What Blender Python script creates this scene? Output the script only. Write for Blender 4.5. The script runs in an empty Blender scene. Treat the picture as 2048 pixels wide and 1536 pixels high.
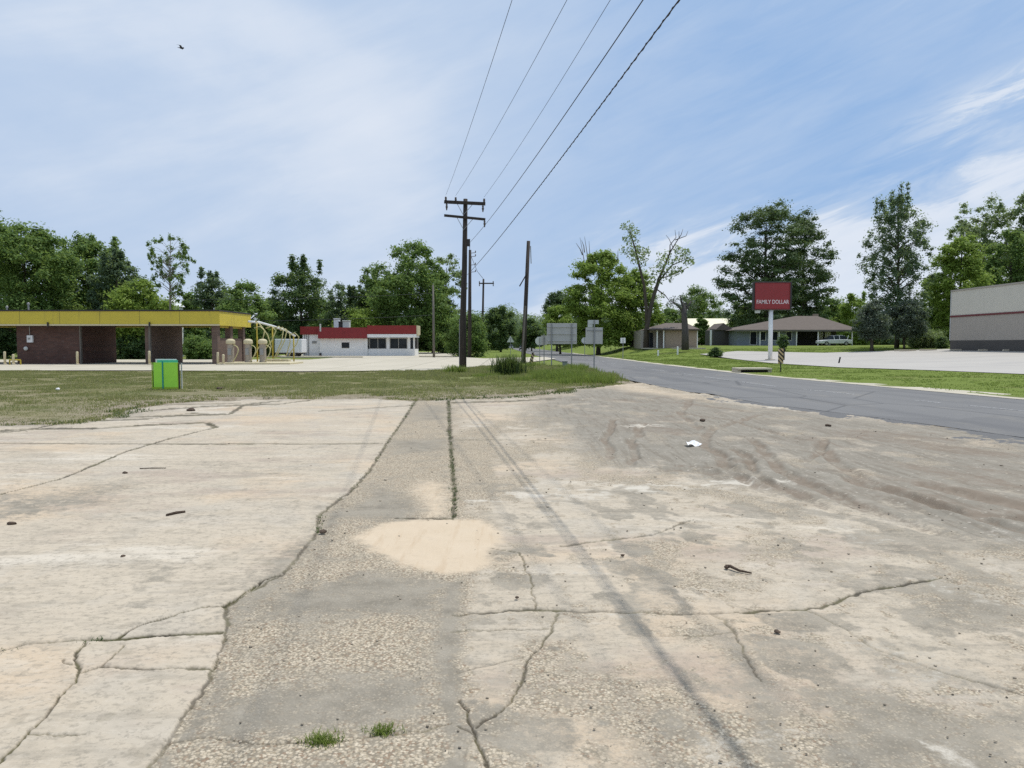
import bpy, bmesh, math, random
import numpy as np
from mathutils import Vector, Matrix
from mathutils.geometry import delaunay_2d_cdt

random.seed(7)
R = math.radians
sc = bpy.context.scene
COL = sc.collection

# ------------------------------------------------------------------ camera
F = 1500.0
EYE = 1.6
TH = math.atan(80.0 / F)
cam_d = bpy.data.cameras.new('camera')
cam_d.sensor_width = 36.0
cam_d.lens = 36.0 * F / 2048.0
cam_d.clip_start = 0.05
cam_d.clip_end = 5000.0
cam = bpy.data.objects.new('camera', cam_d)
COL.objects.link(cam)
cam.location = (0, 0, EYE)
cam.rotation_euler = (R(90) - TH, 0, 0)
sc.camera = cam
CT, ST = math.cos(TH), math.sin(TH)

def ray(px, py):
    x = (px - 1024.0) / F
    v = (768.0 - py) / F
    return (x, CT + v * ST, -ST + v * CT)

def at(px, py, Y):
    d = ray(px, py)
    s = Y / d[1]
    return (d[0] * s, Y, EYE + d[2] * s)

def gnd(px, py, z=0.0):
    d = ray(px, py)
    s = (z - EYE) / d[2]
    return (d[0] * s, d[1] * s)

# ------------------------------------------------------------------ numpy noise
def _hash(ix, iy, seed):
    h = (ix.astype(np.int64) * 374761393 + iy.astype(np.int64) * 668265263 + seed * 974711) & 0x7fffffff
    h = ((h ^ (h >> 13)) * 1274126177) & 0x7fffffff
    h = (h ^ (h >> 16)) & 0xffff
    return h / 65535.0

def vnoise(x, y, seed=0):
    ix = np.floor(x); iy = np.floor(y)
    fx = x - ix; fy = y - iy
    fx = fx * fx * (3 - 2 * fx); fy = fy * fy * (3 - 2 * fy)
    a = _hash(ix, iy, seed); b = _hash(ix + 1, iy, seed)
    c = _hash(ix, iy + 1, seed); d = _hash(ix + 1, iy + 1, seed)
    return (a * (1 - fx) + b * fx) * (1 - fy) + (c * (1 - fx) + d * fx) * fy

def fbm(x, y, octv=4, seed=0, gain=0.5):
    s = 0.0; amp = 1.0; tot = 0.0
    for o in range(octv):
        s = s + amp * vnoise(x * 2 ** o + 17.3 * o, y * 2 ** o - 9.1 * o, seed + o * 31)
        tot += amp; amp *= gain
    return s / tot

def ss(a, b, x):
    t = np.clip((x - a) / (b - a), 0, 1)
    return t * t * (3 - 2 * t)

# ------------------------------------------------------------------ terrain
RL_Y = [-60, -20, 0, 5, 12.5, 15.7, 20.3, 33, 60, 86, 133, 240, 400, 700]
RL_X = [25, 16, 11.2, 10.2, 8.6, 7.9, 6.5, 5.4, 4.8, 4.2, 2.6, 0.6, -2.5, -8]
RR_Y = [-60, -20, 5, 21.6, 38.7, 60, 96, 160, 300, 400, 700]
RR_X = [33, 24, 17.2, 14.6, 12.3, 11.4, 10.9, 9.8, 7.6, 5.5, 0]
def road_l(Y): return np.interp(Y, RL_Y, RL_X)
def road_r(Y): return np.interp(Y, RR_Y, RR_X)

def tz(X, Y):
    X = np.asarray(X, float); Y = np.asarray(Y, float)
    s = X - road_r(Y)
    a = ss(4, 50, s)
    b = ss(75, 108, Y) * ss(1, 9, s)
    return 1.35 * (1 - (1 - a) * (1 - b))

def tzf(X, Y): return float(tz(X, Y))

def gt(px, py):
    z = 0.0
    for _ in range(30):
        x, y = gnd(px, py, z)
        z = 0.6 * z + 0.4 * min(tzf(x, y), 1.4)
    return gnd(px, py, z)

# ------------------------------------------------------------------ node helpers
class NT:
    def __init__(self, nt):
        self.nt = nt
        nt.nodes.clear()
    def node(self, t, **kw):
        n = self.nt.nodes.new(t)
        for k, v in kw.items(): setattr(n, k, v)
        return n
    def put(self, sock, v):
        if isinstance(v, bpy.types.NodeSocket): self.nt.links.new(v, sock)
        elif v is not None:
            if sock.type == 'RGBA' and len(v) == 3: v = (*v, 1)
            sock.default_value = v
    def m(self, op, a, b=None, c=None, clamp=False):
        n = self.node('ShaderNodeMath', operation=op, use_clamp=clamp)
        self.put(n.inputs[0], a)
        if b is not None: self.put(n.inputs[1], b)
        if c is not None: self.put(n.inputs[2], c)
        return n.outputs[0]
    def step(self, x, a, b):
        n = self.node('ShaderNodeMapRange', interpolation_type='SMOOTHSTEP')
        self.put(n.inputs[0], x); self.put(n.inputs[1], a); self.put(n.inputs[2], b)
        return n.outputs[0]
    def mix(self, f, a, b, mode='MIX'):
        n = self.node('ShaderNodeMix', data_type='RGBA', blend_type=mode)
        self.put(n.inputs[0], f); self.put(n.inputs[6], a); self.put(n.inputs[7], b)
        return n.outputs[2]
    def noise(self, vec, scale, detail=4, rough=0.55, dist=0.0, out=0):
        n = self.node('ShaderNodeTexNoise')
        self.put(n.inputs['Vector'], vec)
        n.inputs['Scale'].default_value = scale; n.inputs['Detail'].default_value = detail
        n.inputs['Roughness'].default_value = rough; n.inputs['Distortion'].default_value = dist
        return n.outputs[out]
    def vor(self, vec, scale, feature='F1', out='Distance', rand=1.0):
        n = self.node('ShaderNodeTexVoronoi', feature=feature)
        self.put(n.inputs['Vector'], vec); n.inputs['Scale'].default_value = scale
        n.inputs['Randomness'].default_value = rand
        return n.outputs[out]
    def mapping(self, vec, loc=(0, 0, 0), rot=(0, 0, 0), sca=(1, 1, 1)):
        n = self.node('ShaderNodeMapping')
        self.put(n.inputs[0], vec)
        n.inputs[1].default_value = loc; n.inputs[2].default_value = rot; n.inputs[3].default_value = sca
        return n.outputs[0]
    def pos(self):
        return self.node('ShaderNodeNewGeometry').outputs['Position']
    def objc(self):
        return self.node('ShaderNodeTexCoord').outputs['Object']
    def sep(self, v):
        n = self.node('ShaderNodeSeparateXYZ'); self.put(n.inputs[0], v); return n.outputs
    def sepc(self, v):
        n = self.node('ShaderNodeSeparateColor'); self.put(n.inputs[0], v); return n.outputs
    def comb(self, x, y, z):
        n = self.node('ShaderNodeCombineXYZ')
        self.put(n.inputs[0], x); self.put(n.inputs[1], y); self.put(n.inputs[2], z)
        return n.outputs[0]
    def attr(self, name, out='Color'):
        n = self.node('ShaderNodeAttribute', attribute_name=name); return n
    def bump(self, h, strength=0.3, dist=0.01):
        n = self.node('ShaderNodeBump')
        n.inputs['Strength'].default_value = strength; n.inputs['Distance'].default_value = dist
        self.put(n.inputs['Height'], h)
        return n.outputs[0]
    def out(self, bsdf):
        o = self.node('ShaderNodeOutputMaterial'); self.nt.links.new(bsdf, o.inputs[0])
    def pbr(self, color, rough=0.7, metal=0.0, normal=None, spec=0.4, emit=None):
        n = self.node('ShaderNodeBsdfPrincipled')
        self.put(n.inputs['Base Color'], color); self.put(n.inputs['Roughness'], rough)
        n.inputs['Metallic'].default_value = metal
        n.inputs['Specular IOR Level'].default_value = spec
        if normal is not None: self.put(n.inputs['Normal'], normal)
        self.out(n.outputs[0])
        return n

MATS = {}
def newmat(name):
    m = bpy.data.materials.new(name); m.use_nodes = True
    MATS[name] = m
    return m, NT(m.node_tree)

def paint(name, col, rough=0.6, var=0.18, scale=3.0, metal=0.0, streak=True, spec=0.35, grime=(0.10, 0.09, 0.075), gamt=0.35):
    """weathered painted / metal surface: blotches, streaks of dirt"""
    m, t = newmat(name)
    p = t.pos()
    n1 = t.noise(p, scale, 5, 0.6)
    n2 = t.noise(t.mapping(p, sca=(1, 1, 0.15 if streak else 1)), scale * 3.5, 4, 0.65)
    c = t.mix(t.m('MULTIPLY', t.step(n1, 0.35, 0.75), var), col, tuple(x * 0.62 for x in col))
    c = t.mix(t.m('MULTIPLY', t.step(n2, 0.55, 0.8), gamt), c, grime)
    t.pbr(c, t.m('ADD', rough - 0.08, t.m('MULTIPLY', n1, 0.16)), metal, t.bump(n2, 0.12, 0.01), spec)
    return m

def wood(name, col, rough=0.85):
    m, t = newmat(name)
    p = t.objc()
    g = t.noise(t.mapping(p, sca=(14, 14, 0.5)), 2.0, 5, 0.65)
    b = t.noise(p, 0.9, 3, 0.5)
    c = t.mix(t.step(g, 0.3, 0.7), tuple(x * 0.5 for x in col), tuple(x * 1.4 for x in col))
    c = t.mix(t.m('MULTIPLY', b, 0.5), c, col)
    t.pbr(c, rough, 0, t.bump(g, 0.5, 0.02), 0.2)
    return m

def leafmat(name, a, b, trans=0.45):
    m, t = newmat(name)
    at_ = t.attr('var')
    v = t.sepc(at_.outputs['Color'])
    c = t.mix(v[0], a, b)
    c = t.mix(t.m('MULTIPLY', v[1], 0.45), c, (b[0] * 1.35, b[1] * 1.2, b[2] * 1.0))
    d = t.node('ShaderNodeBsdfPrincipled')
    t.put(d.inputs['Base Color'], c); d.inputs['Roughness'].default_value = 0.6
    d.inputs['Specular IOR Level'].default_value = 0.2
    tr = t.node('ShaderNodeBsdfTranslucent'); t.put(tr.inputs[0], t.mix(0.55, c, (0.30, 0.40, 0.09, 1)))
    mx = t.node('ShaderNodeMixShader'); mx.inputs[0].default_value = trans
    t.nt.links.new(d.outputs[0], mx.inputs[1]); t.nt.links.new(tr.outputs[0], mx.inputs[2])
    t.out(mx.outputs[0])
    return m

# ------------------------------------------------------------------ mesh builder
class MB:
    def __init__(self): self.v = []; self.f = []
    def add(self, vs, fs):
        o = len(self.v); self.v += [tuple(map(float, p)) for p in vs]
        self.f += [tuple(i + o for i in f) for f in fs]
        return self
    def box(self, x0, x1, y0, y1, z0, z1):
        return self.add([(x0, y0, z0), (x1, y0, z0), (x1, y1, z0), (x0, y1, z0), (x0, y0, z1), (x1, y0, z1), (x1, y1, z1), (x0, y1, z1)],
                        [(0, 3, 2, 1), (4, 5, 6, 7), (0, 1, 5, 4), (1, 2, 6, 5), (2, 3, 7, 6), (3, 0, 4, 7)])
    def beam(self, a, b, w, h, up=(0, 0, 1)):
        a = Vector(a); b = Vector(b); d = (b - a).normalized(); u = Vector(up)
        s = d.cross(u)
        if s.length < 1e-4: s = d.cross(Vector((0, 1, 0)))
        s.normalize(); u = s.cross(d)
        pts = []
        for p in (a, b):
            for i, j in ((-1, -1), (1, -1), (1, 1), (-1, 1)):
                pts.append(p + s * (w / 2 * i) + u * (h / 2 * j))
        return self.add(pts, [(0, 1, 2, 3), (7, 6, 5, 4), (0, 4, 5, 1), (1, 5, 6, 2), (2, 6, 7, 3), (3, 7, 4, 0)])
    def tube(self, pts, rad, n=8, cap=True):
        pts = [Vector(p) for p in pts]
        if not hasattr(rad, '__len__'): rad = [rad] * len(pts)
        rings = []; vs = []
        prev = None
        for i, p in enumerate(pts):
            d = (pts[min(i + 1, len(pts) - 1)] - pts[max(i - 1, 0)]).normalized()
            if prev is None:
                s = d.cross(Vector((0, 0, 1)))
                if s.length < 1e-3: s = d.cross(Vector((0, 1, 0)))
            else:
                s = prev - d * prev.dot(d)
            s.normalize(); prev = s; u = d.cross(s)
            for k in range(n):
                a = 2 * math.pi * k / n
                vs.append(p + (s * math.cos(a) + u * math.sin(a)) * rad[i])
        fs = []
        for i in range(len(pts) - 1):
            for k in range(n):
                fs.append((i * n + k, i * n + (k + 1) % n, (i + 1) * n + (k + 1) % n, (i + 1) * n + k))
        if cap:
            fs.append(tuple(range(n - 1, -1, -1))); fs.append(tuple(range((len(pts) - 1) * n, len(pts) * n)))
        return self.add(vs, fs)
    def lathe(self, prof, c, n=20, axis='z'):
        """prof: list of (r, h)"""
        vs = []; fs = []
        for r, h in prof:
            for k in range(n):
                a = 2 * math.pi * k / n
                q = (r * math.cos(a), r * math.sin(a), h)
                if axis == 'x': q = (h, q[0], q[1])
                elif axis == 'y': q = (q[0], h, q[1])
                vs.append((c[0] + q[0], c[1] + q[1], c[2] + q[2]))
        for i in range(len(prof) - 1):
            for k in range(n):
                fs.append((i * n + k, i * n + (k + 1) % n, (i + 1) * n + (k + 1) % n, (i + 1) * n + k))
        fs.append(tuple(range(n - 1, -1, -1))); fs.append(tuple(range((len(prof) - 1) * n, len(prof) * n)))
        return self.add(vs, fs)
    def prism(self, poly, y0, y1):
        """poly in (x,z) extruded along y"""
        n = len(poly)
        vs = [(x, y0, z) for x, z in poly] + [(x, y1, z) for x, z in poly]
        fs = [tuple(range(n)), tuple(range(2 * n - 1, n - 1, -1))]
        for i in range(n):
            j = (i + 1) % n
            fs.append((j, i, i + n, j + n))
        return self.add(vs, fs)
    def rock(self, c, r, seed, flat=0.6):
        rg = random.Random(seed)
        bm = bmesh.new(); bmesh.ops.create_icosphere(bm, subdivisions=2, radius=1.0)
        k = [rg.uniform(-1, 1) for _ in range(9)]
        vs = []
        for v in bm.verts:
            p = v.co
            q = 1 + 0.22 * math.sin(3 * p.x * k[0] + 2.1 * k[1] + 2.5 * p.y) + 0.16 * math.sin(4 * p.z * k[2] + 3 * p.y * k[3]) + rg.uniform(-0.07, 0.07)
            vs.append((c[0] + p.x * r * q * (1 + 0.3 * k[4]), c[1] + p.y * r * q * (1 + 0.3 * k[5]), c[2] + p.z * r * q * flat))
        fs = [tuple(v.index for v in f.verts) for f in bm.faces]
        bm.free()
        return self.add(vs, fs)

def link(o, parent=None):
    COL.objects.link(o)
    if parent is not None: o.parent = parent
    return o

def wloc(o):
    p = Vector((0, 0, 0))
    while o is not None:
        p = p + Vector(o.location); o = o.parent
    return p

def mesh(name, mb, mat, parent=None, origin=None, bevel=0.0, smooth=False, seg=2):
    """mb carries world coordinates; the mesh is stored relative to its origin"""
    if parent is not None: base = wloc(parent)
    else: base = Vector(origin) if origin is not None else Vector((0, 0, 0))
    me = bpy.data.meshes.new(name)
    me.from_pydata([(x - base[0], y - base[1], z - base[2]) for x, y, z in mb.v], [], mb.f)
    bm = bmesh.new(); bm.from_mesh(me)
    bmesh.ops.recalc_face_normals(bm, faces=bm.faces)
    bm.to_mesh(me); bm.free()
    if smooth: me.polygons.foreach_set('use_smooth', [True] * len(me.polygons))
    me.materials.append(mat if not isinstance(mat, str) else MATS[mat])
    o = bpy.data.objects.new(name, me)
    if parent is None: o.location = base
    link(o, parent)
    if bevel > 0:
        b = o.modifiers.new('bevel', 'BEVEL'); b.width = bevel; b.segments = seg; b.limit_method = 'ANGLE'; b.angle_limit = R(40)
    return o

def npmesh(name, V, Fq, mat, parent=None, origin=(0, 0, 0), attrs=None, smooth=False):
    """V (n,3) world, Fq (m,k) faces with constant k"""
    V = np.asarray(V, np.float32) - np.asarray(wloc(parent) if parent is not None else origin, np.float32)
    Fq = np.asarray(Fq, np.int32)
    me = bpy.data.meshes.new(name)
    k = Fq.shape[1]
    me.vertices.add(len(V)); me.vertices.foreach_set('co', V.ravel())
    me.loops.add(Fq.size); me.loops.foreach_set('vertex_index', Fq.ravel())
    me.polygons.add(len(Fq)); me.polygons.foreach_set('loop_start', np.arange(0, Fq.size, k, dtype=np.int32))
    me.update(calc_edges=True)
    if smooth: me.polygons.foreach_set('use_smooth', np.ones(len(Fq), bool))
    for nm, A in (attrs or {}).items():
        ca = me.attributes.new(nm, 'FLOAT_COLOR', 'POINT')
        ca.data.foreach_set('color', np.asarray(A, np.float32).ravel())
    me.materials.append(mat if not isinstance(mat, str) else MATS[mat])
    o = bpy.data.objects.new(name, me)
    if parent is None: o.location = origin
    return link(o, parent)

def tag(o, label, cat, group=None, kind=None):
    o['label'] = label; o['category'] = cat
    if group: o['group'] = group
    if kind: o['kind'] = kind
    return o

def struct(o): o['kind'] = 'structure'; return o
def stuff(o, label=None, cat=None):
    o['kind'] = 'stuff'
    if label: o['label'] = label
    if cat: o['category'] = cat
    return o

def thing(name, label, cat, loc, group=None):
    o = bpy.data.objects.new(name, None); o.empty_display_size = 0.2
    o.location = loc; COL.objects.link(o)
    return tag(o, label, cat, group)

def copy_tree(o, loc, parent=None):
    c = o.copy(); COL.objects.link(c)
    if parent is None: c.location = loc
    else: c.parent = parent
    for ch in list(o.children): copy_tree(ch, None, c)
    return c

# ------------------------------------------------------------------ light + sky
SUN_EL, SUN_AZ = 69.0, 52.0     # azimuth from +Y towards +X
sdir = Vector((math.cos(R(SUN_EL)) * math.sin(R(SUN_AZ)), math.cos(R(SUN_EL)) * math.cos(R(SUN_AZ)), math.sin(R(SUN_EL))))
sl = bpy.data.lights.new('sun', 'SUN'); sl.energy = 3.6; sl.angle = R(0.55); sl.color = (1.0, 0.955, 0.88)
so = bpy.data.objects.new('sun', sl); COL.objects.link(so)
so.rotation_euler = sdir.to_track_quat('Z', 'Y').to_euler()
so.location = (20, 20, 60)

w = bpy.data.worlds.new('World'); sc.world = w; w.use_nodes = True
t = NT(w.node_tree)
sky = t.node('ShaderNodeTexSky', sky_type='NISHITA')
sky.sun_disc = False; sky.sun_elevation = R(SUN_EL); sky.sun_rotation = R(SUN_AZ)
sky.air_density = 1.0; sky.dust_density = 1.0; sky.ozone_density = 1.5
d = t.node('ShaderNodeTexCoord').outputs['Generated']
x, y, z = t.sep(d)
zz = t.m('MAXIMUM', z, 0.0)
# cirrus: streaks lying up to the right, drawn out by the wind
u = t.m('ADD', t.m('MULTIPLY', x, 0.94), t.m('MULTIPLY', zz, 0.34))
v = t.m('ADD', t.m('MULTIPLY', x, -0.34), t.m('MULTIPLY', zz, 0.94))
sv = t.comb(u, t.m('MULTIPLY', v, 3.4), t.m('MULTIPLY', y, 0.5))
n1 = t.noise(sv, 3.0, 7, 0.58, 0.4)
n2 = t.noise(t.comb(u, t.m('MULTIPLY', v, 5.5), y), 7.0, 8, 0.62, 0.6)
n3 = t.noise(t.comb(x, t.m('MULTIPLY', zz, 1.8), y), 2.2, 5, 0.5)
veil = t.m('ADD', t.m('MULTIPLY', t.step(x, 0.34, -0.20), 0.60), 0.28)
veil = t.m('ADD', veil, t.m('MULTIPLY', t.m('SUBTRACT', n3, 0.5), 1.0))
veil = t.m('ADD', veil, t.m('MULTIPLY', t.m('SUBTRACT', n1, 0.5), t.m('ADD', 0.55, t.m('MULTIPLY', t.step(x, -0.1, 0.3), 0.35))))
veil = t.m('ADD', veil, t.m('MULTIPLY', t.m('SUBTRACT', n2, 0.5), t.m('ADD', 0.14, t.m('MULTIPLY', t.step(x, -0.15, 0.3), 0.55))))
# bank low on the right
bl = t.m('SUBTRACT', t.m('ADD', 0.085, t.m('MULTIPLY', x, 0.26)), zz)
bl = t.m('ADD', bl, t.m('MULTIPLY', t.m('SUBTRACT', n1, 0.5), 0.16))
bl = t.m('ADD', bl, t.m('MULTIPLY', t.m('SUBTRACT', n2, 0.5), 0.10))
bank = t.m('MULTIPLY', t.step(bl, -0.02, 0.05), t.step(x, -0.10, 0.22))
# one brighter streak higher up on the right
st = t.m('SUBTRACT', zz, t.m('ADD', 0.02, t.m('MULTIPLY', x, 0.49)))
st = t.m('ADD', st, t.m('MULTIPLY', t.m('SUBTRACT', n2, 0.5), 0.10))
stk = t.m('MULTIPLY', t.step(t.m('ABSOLUTE', st), 0.035, 0.004), t.step(x, 0.36, 0.52))
stk = t.m('MULTIPLY', stk, t.step(n2, 0.3, 0.6))
low = t.m('MULTIPLY', t.step(zz, 0.10, 0.0), 0.16)
cl = t.m('ADD', t.m('ADD', veil, low), t.m('MULTIPLY', bank, 0.95))
cl = t.m('ADD', cl, t.m('MULTIPLY', stk, 0.75))
skyc = t.mix(1.0, sky.outputs[0], (0.085, 0.085, 0.085, 1), 'MULTIPLY')
skyc = t.mix(0.85, skyc, (0.295, 0.485, 0.80, 1))
cloudc = t.mix(t.step(cl, 0.76, 1.30), (0.555, 0.665, 0.832, 1), (0.73, 0.795, 0.90, 1))
colr = t.mix(t.m('MULTIPLY', cl, 1.0, clamp=True), skyc, cloudc)
bg = t.node('ShaderNodeBackground'); t.put(bg.inputs[0], colr); bg.inputs[1].default_value = 1.0
ow = t.node('ShaderNodeOutputWorld'); t.nt.links.new(bg.outputs[0], ow.inputs[0])

sc.view_settings.view_transform = 'Standard'; sc.view_settings.look = 'None'
sc.view_settings.exposure = 0.0; sc.view_settings.gamma = 1.0
sc.cycles.max_bounces = 6; sc.cycles.diffuse_bounces = 3; sc.cycles.transmission_bounces = 4; sc.cycles.transparent_max_bounces = 4
sc.cycles.use_denoising = False

# ------------------------------------------------------------------ materials
paint('yellow_paint', (0.46, 0.36, 0.045), 0.55, 0.25, 0.8)
m, t = newmat('yellow_fascia')
p = t.pos(); q3 = t.sep(p)
n1_ = t.noise(p, 0.7, 5, 0.6); n2_ = t.noise(t.mapping(p, sca=(1, 1, 0.12)), 3.0, 4, 0.65)
c = t.mix(t.m('MULTIPLY', t.step(n1_, 0.35, 0.75), 0.3), (0.56, 0.45, 0.050), (0.42, 0.335, 0.05))
c = t.mix(t.m('MULTIPLY', t.step(n2_, 0.52, 0.8), 0.4), c, (0.16, 0.13, 0.06))
jt = t.m('ABSOLUTE', t.m('SUBTRACT', t.m('FRACT', t.m('MULTIPLY', t.m('ADD', q3[0], q3[1]), 0.33)), 0.5))
c = t.mix(t.m('MULTIPLY', t.step(jt, 0.012, 0.004), 0.6), c, (0.12, 0.10, 0.03))
t.pbr(c, 0.5)
paint('cream_paint', (0.58, 0.51, 0.33), 0.6, 0.3, 3)
paint('white_paint', (0.84, 0.83, 0.81), 0.6, 0.12, 1.2, gamt=0.16)
paint('white_metal', (0.72, 0.73, 0.74), 0.4, 0.15, 2)
paint('red_paint', (0.25, 0.024, 0.022), 0.5, 0.25, 1.2)
paint('sign_red', (0.27, 0.016, 0.018), 0.28, 0.15, 0.7, spec=0.5, gamt=0.15)
paint('sign_white', (0.75, 0.62, 0.62), 0.5, 0.1, 2)
paint('dark_metal', (0.035, 0.03, 0.03), 0.5, 0.2, 4)
paint('grey_metal', (0.30, 0.30, 0.29), 0.45, 0.2, 4, metal=0.3)
paint('alu', (0.52, 0.50, 0.46), 0.6, 0.2, 2.2, gamt=0.15)
paint('tan_metal', (0.36, 0.31, 0.25), 0.5, 0.3, 3, gamt=0.4)
paint('alu_pale', (0.58, 0.59, 0.56), 0.5, 0.25, 2.2, gamt=0.2)
paint('panel_upper', (0.56, 0.53, 0.455), 0.55, 0.12, 0.6, gamt=0.12)
paint('panel_lower', (0.36, 0.325, 0.285), 0.55, 0.12, 0.6, gamt=0.12)
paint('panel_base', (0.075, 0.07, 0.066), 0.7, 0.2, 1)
paint('stripe_red', (0.14, 0.03, 0.035), 0.5, 0.1, 1)
paint('beige_wall', (0.34, 0.27, 0.205), 0.8, 0.25, 1.0)
paint('blue_grey_wall', (0.23, 0.26, 0.31), 0.8, 0.25, 1.0)
paint('cream_roof', (0.80, 0.76, 0.54), 0.5, 0.1, 0.5, gamt=0.1)
paint('car_white', (0.66, 0.68, 0.70), 0.25, 0.05, 2, spec=0.5, gamt=0.1)
paint('car_dark', (0.02, 0.021, 0.025), 0.25, 0.05, 2, spec=0.5, gamt=0.1)
paint('car_silver', (0.42, 0.43, 0.45), 0.3, 0.05, 2, metal=0.5, gamt=0.1)
paint('rubber', (0.018, 0.018, 0.019), 0.85, 0.2, 8)
paint('lime', (0.42, 0.85, 0.08), 0.5, 0.22, 5.0, streak=False, grime=(0.26, 0.64, 0.05), gamt=0.5)
paint('lime_yellow', (0.36, 0.52, 0.03), 0.5, 0.3, 4.0, gamt=0.15)
paint('teal_card', (0.10, 0.55, 0.36), 0.5, 0.15, 3, gamt=0.1)
paint('teal', (0.02, 0.30, 0.27), 0.5, 0.2, 3)
paint('cable', (0.03, 0.03, 0.035), 0.6, 0.1, 4)
paint('ceramic', (0.10, 0.075, 0.06), 0.3, 0.1, 4)
paint('orange', (0.62, 0.22, 0.05), 0.5, 0.2, 5)
paint('marker_yellow', (0.55, 0.38, 0.05), 0.5, 0.2, 5)
paint('paper', (0.80, 0.80, 0.80), 0.8, 0.1, 9)
paint('pedestal', (0.22, 0.25, 0.22), 0.6, 0.2, 4)
paint('kerb_concrete', (0.50, 0.45, 0.35), 0.85, 0.3, 3)
paint('hose', (0.50, 0.46, 0.22), 0.6, 0.2, 3)
paint('bird_black', (0.03, 0.03, 0.035), 0.8, 0.1, 3)
wood('pole_wood', (0.055, 0.046, 0.040))
wood('grey_wood', (0.16, 0.145, 0.125))
wood('bark', (0.085, 0.070, 0.055))
wood('bark_pale', (0.21, 0.19, 0.165))
wood('bark_stump', (0.095, 0.085, 0.080))
wood('stick_wood', (0.09, 0.065, 0.048))
m, t = newmat('glass_dark'); t.pbr(t.mix(t.step(t.noise(t.pos(), 0.7, 3), 0.35, 0.7), (0.012, 0.016, 0.020), (0.028, 0.036, 0.044)), 0.12, 0, None, 0.25)

def brick(name, a, b, mortar, axis):
    m, t = newmat(name)
    p = t.sep(t.pos())
    uv = t.comb(p[0] if axis == 'x' else p[1], p[2], 0.0)
    n = t.node('ShaderNodeTexBrick'); t.put(n.inputs['Vector'], uv)
    n.inputs['Scale'].default_value = 1.0; n.inputs['Brick Width'].default_value = 0.34; n.inputs['Row Height'].default_value = 0.115
    n.inputs['Mortar Size'].default_value = 0.008
    t.put(n.inputs['Color1'], a); t.put(n.inputs['Color2'], b); t.put(n.inputs['Mortar'], mortar)
    ns = t.noise(t.pos(), 1.1, 4); n2 = t.noise(t.comb(p[0], p[1], t.m('MULTIPLY', p[2], 2.5)), 3.2, 3)
    c = t.mix(t.m('MULTIPLY', t.step(ns, 0.4, 0.7), 0.45), n.outputs[0], tuple(x * 0.5 for x in a))
    c = t.mix(t.m('MULTIPLY', t.step(n2, 0.58, 0.72), 0.5), c, (0.17, 0.13, 0.12))
    t.pbr(c, 0.85, 0, t.bump(n.outputs[1], -0.4, 0.01), 0.25)
    return m
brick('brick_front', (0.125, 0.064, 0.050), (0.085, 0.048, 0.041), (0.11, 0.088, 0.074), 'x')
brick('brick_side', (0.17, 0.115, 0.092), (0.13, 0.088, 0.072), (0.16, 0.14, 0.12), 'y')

m, t = newmat('roof_shingle')
p = t.pos(); px_ = t.sep(p)
c = t.mix(t.noise(p, 2.2, 5, 0.7), (0.105, 0.089, 0.077), (0.205, 0.172, 0.148))
c = t.mix(t.m('MULTIPLY', t.noise(t.comb(px_[0], px_[1], t.m('MULTIPLY', px_[2], 18)), 2.5, 3), 0.5), c, (0.10, 0.08, 0.07))
t.pbr(c, 0.9, 0, None, 0.2)
m, t = newmat('roof_tar'); t.pbr(t.mix(t.noise(t.pos(), 1.5, 5), (0.10, 0.10, 0.10), (0.24, 0.23, 0.21)), 0.9)

m, t = newmat('stripe_marker')
p = t.sep(t.objc())
q = t.m('FRACT', t.m('MULTIPLY', t.m('ADD', p[2], p[0]), 4.2))
c = t.mix(t.step(q, 0.47, 0.53), (0.015, 0.014, 0.013), (0.62, 0.42, 0.22))
c = t.mix(t.m('MULTIPLY', t.step(t.noise(t.objc(), 6, 3), 0.5, 0.7), 0.6), c, (0.65, 0.58, 0.52))
t.pbr(c, 0.5)

m, t = newmat('asphalt')
p = t.pos(); s3 = t.sep(p)
big = t.noise(p, 0.16, 5, 0.6); fine = t.noise(p, 34, 4, 0.7)
lane = t.noise(t.comb(t.m('MULTIPLY', t.m('ADD', s3[0], t.m('MULTIPLY', s3[1], 0.12)), 1.1), t.m('MULTIPLY', s3[1], 0.04), 0.0), 1.0, 3, 0.5)
c = t.mix(big, (0.138, 0.136, 0.134), (0.175, 0.172, 0.168))
c = t.mix(t.m('MULTIPLY', t.step(lane, 0.45, 0.68), 0.45), c, (0.098, 0.098, 0.101))
c = t.mix(t.m('MULTIPLY', t.step(fine, 0.45, 0.75), 0.40), c, (0.24, 0.235, 0.225))
ptc = t.vor(t.mapping(p, sca=(0.28, 0.10, 1)), 1.0, out='Color')
c = t.mix(t.m('MULTIPLY', t.step(t.sepc(ptc)[0], 0.72, 0.76), 0.35), c, (0.105, 0.104, 0.106))
dust = t.noise(t.mapping(p, sca=(1.2, 0.3, 1)), 0.9, 6, 0.68)
c = t.mix(t.m('MULTIPLY', t.step(dust, 0.52, 0.70), 0.35), c, (0.26, 0.24, 0.205))
cr = t.vor(t.mapping(p, sca=(0.22, 0.16, 1)), 1.0, 'DISTANCE_TO_EDGE')
c = t.mix(t.m('MULTIPLY', t.step(cr, 0.012, 0.003), 0.5), c, (0.06, 0.06, 0.062))
t.pbr(c, 0.85, 0, t.bump(fine, 0.4, 0.008), 0.3)

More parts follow.
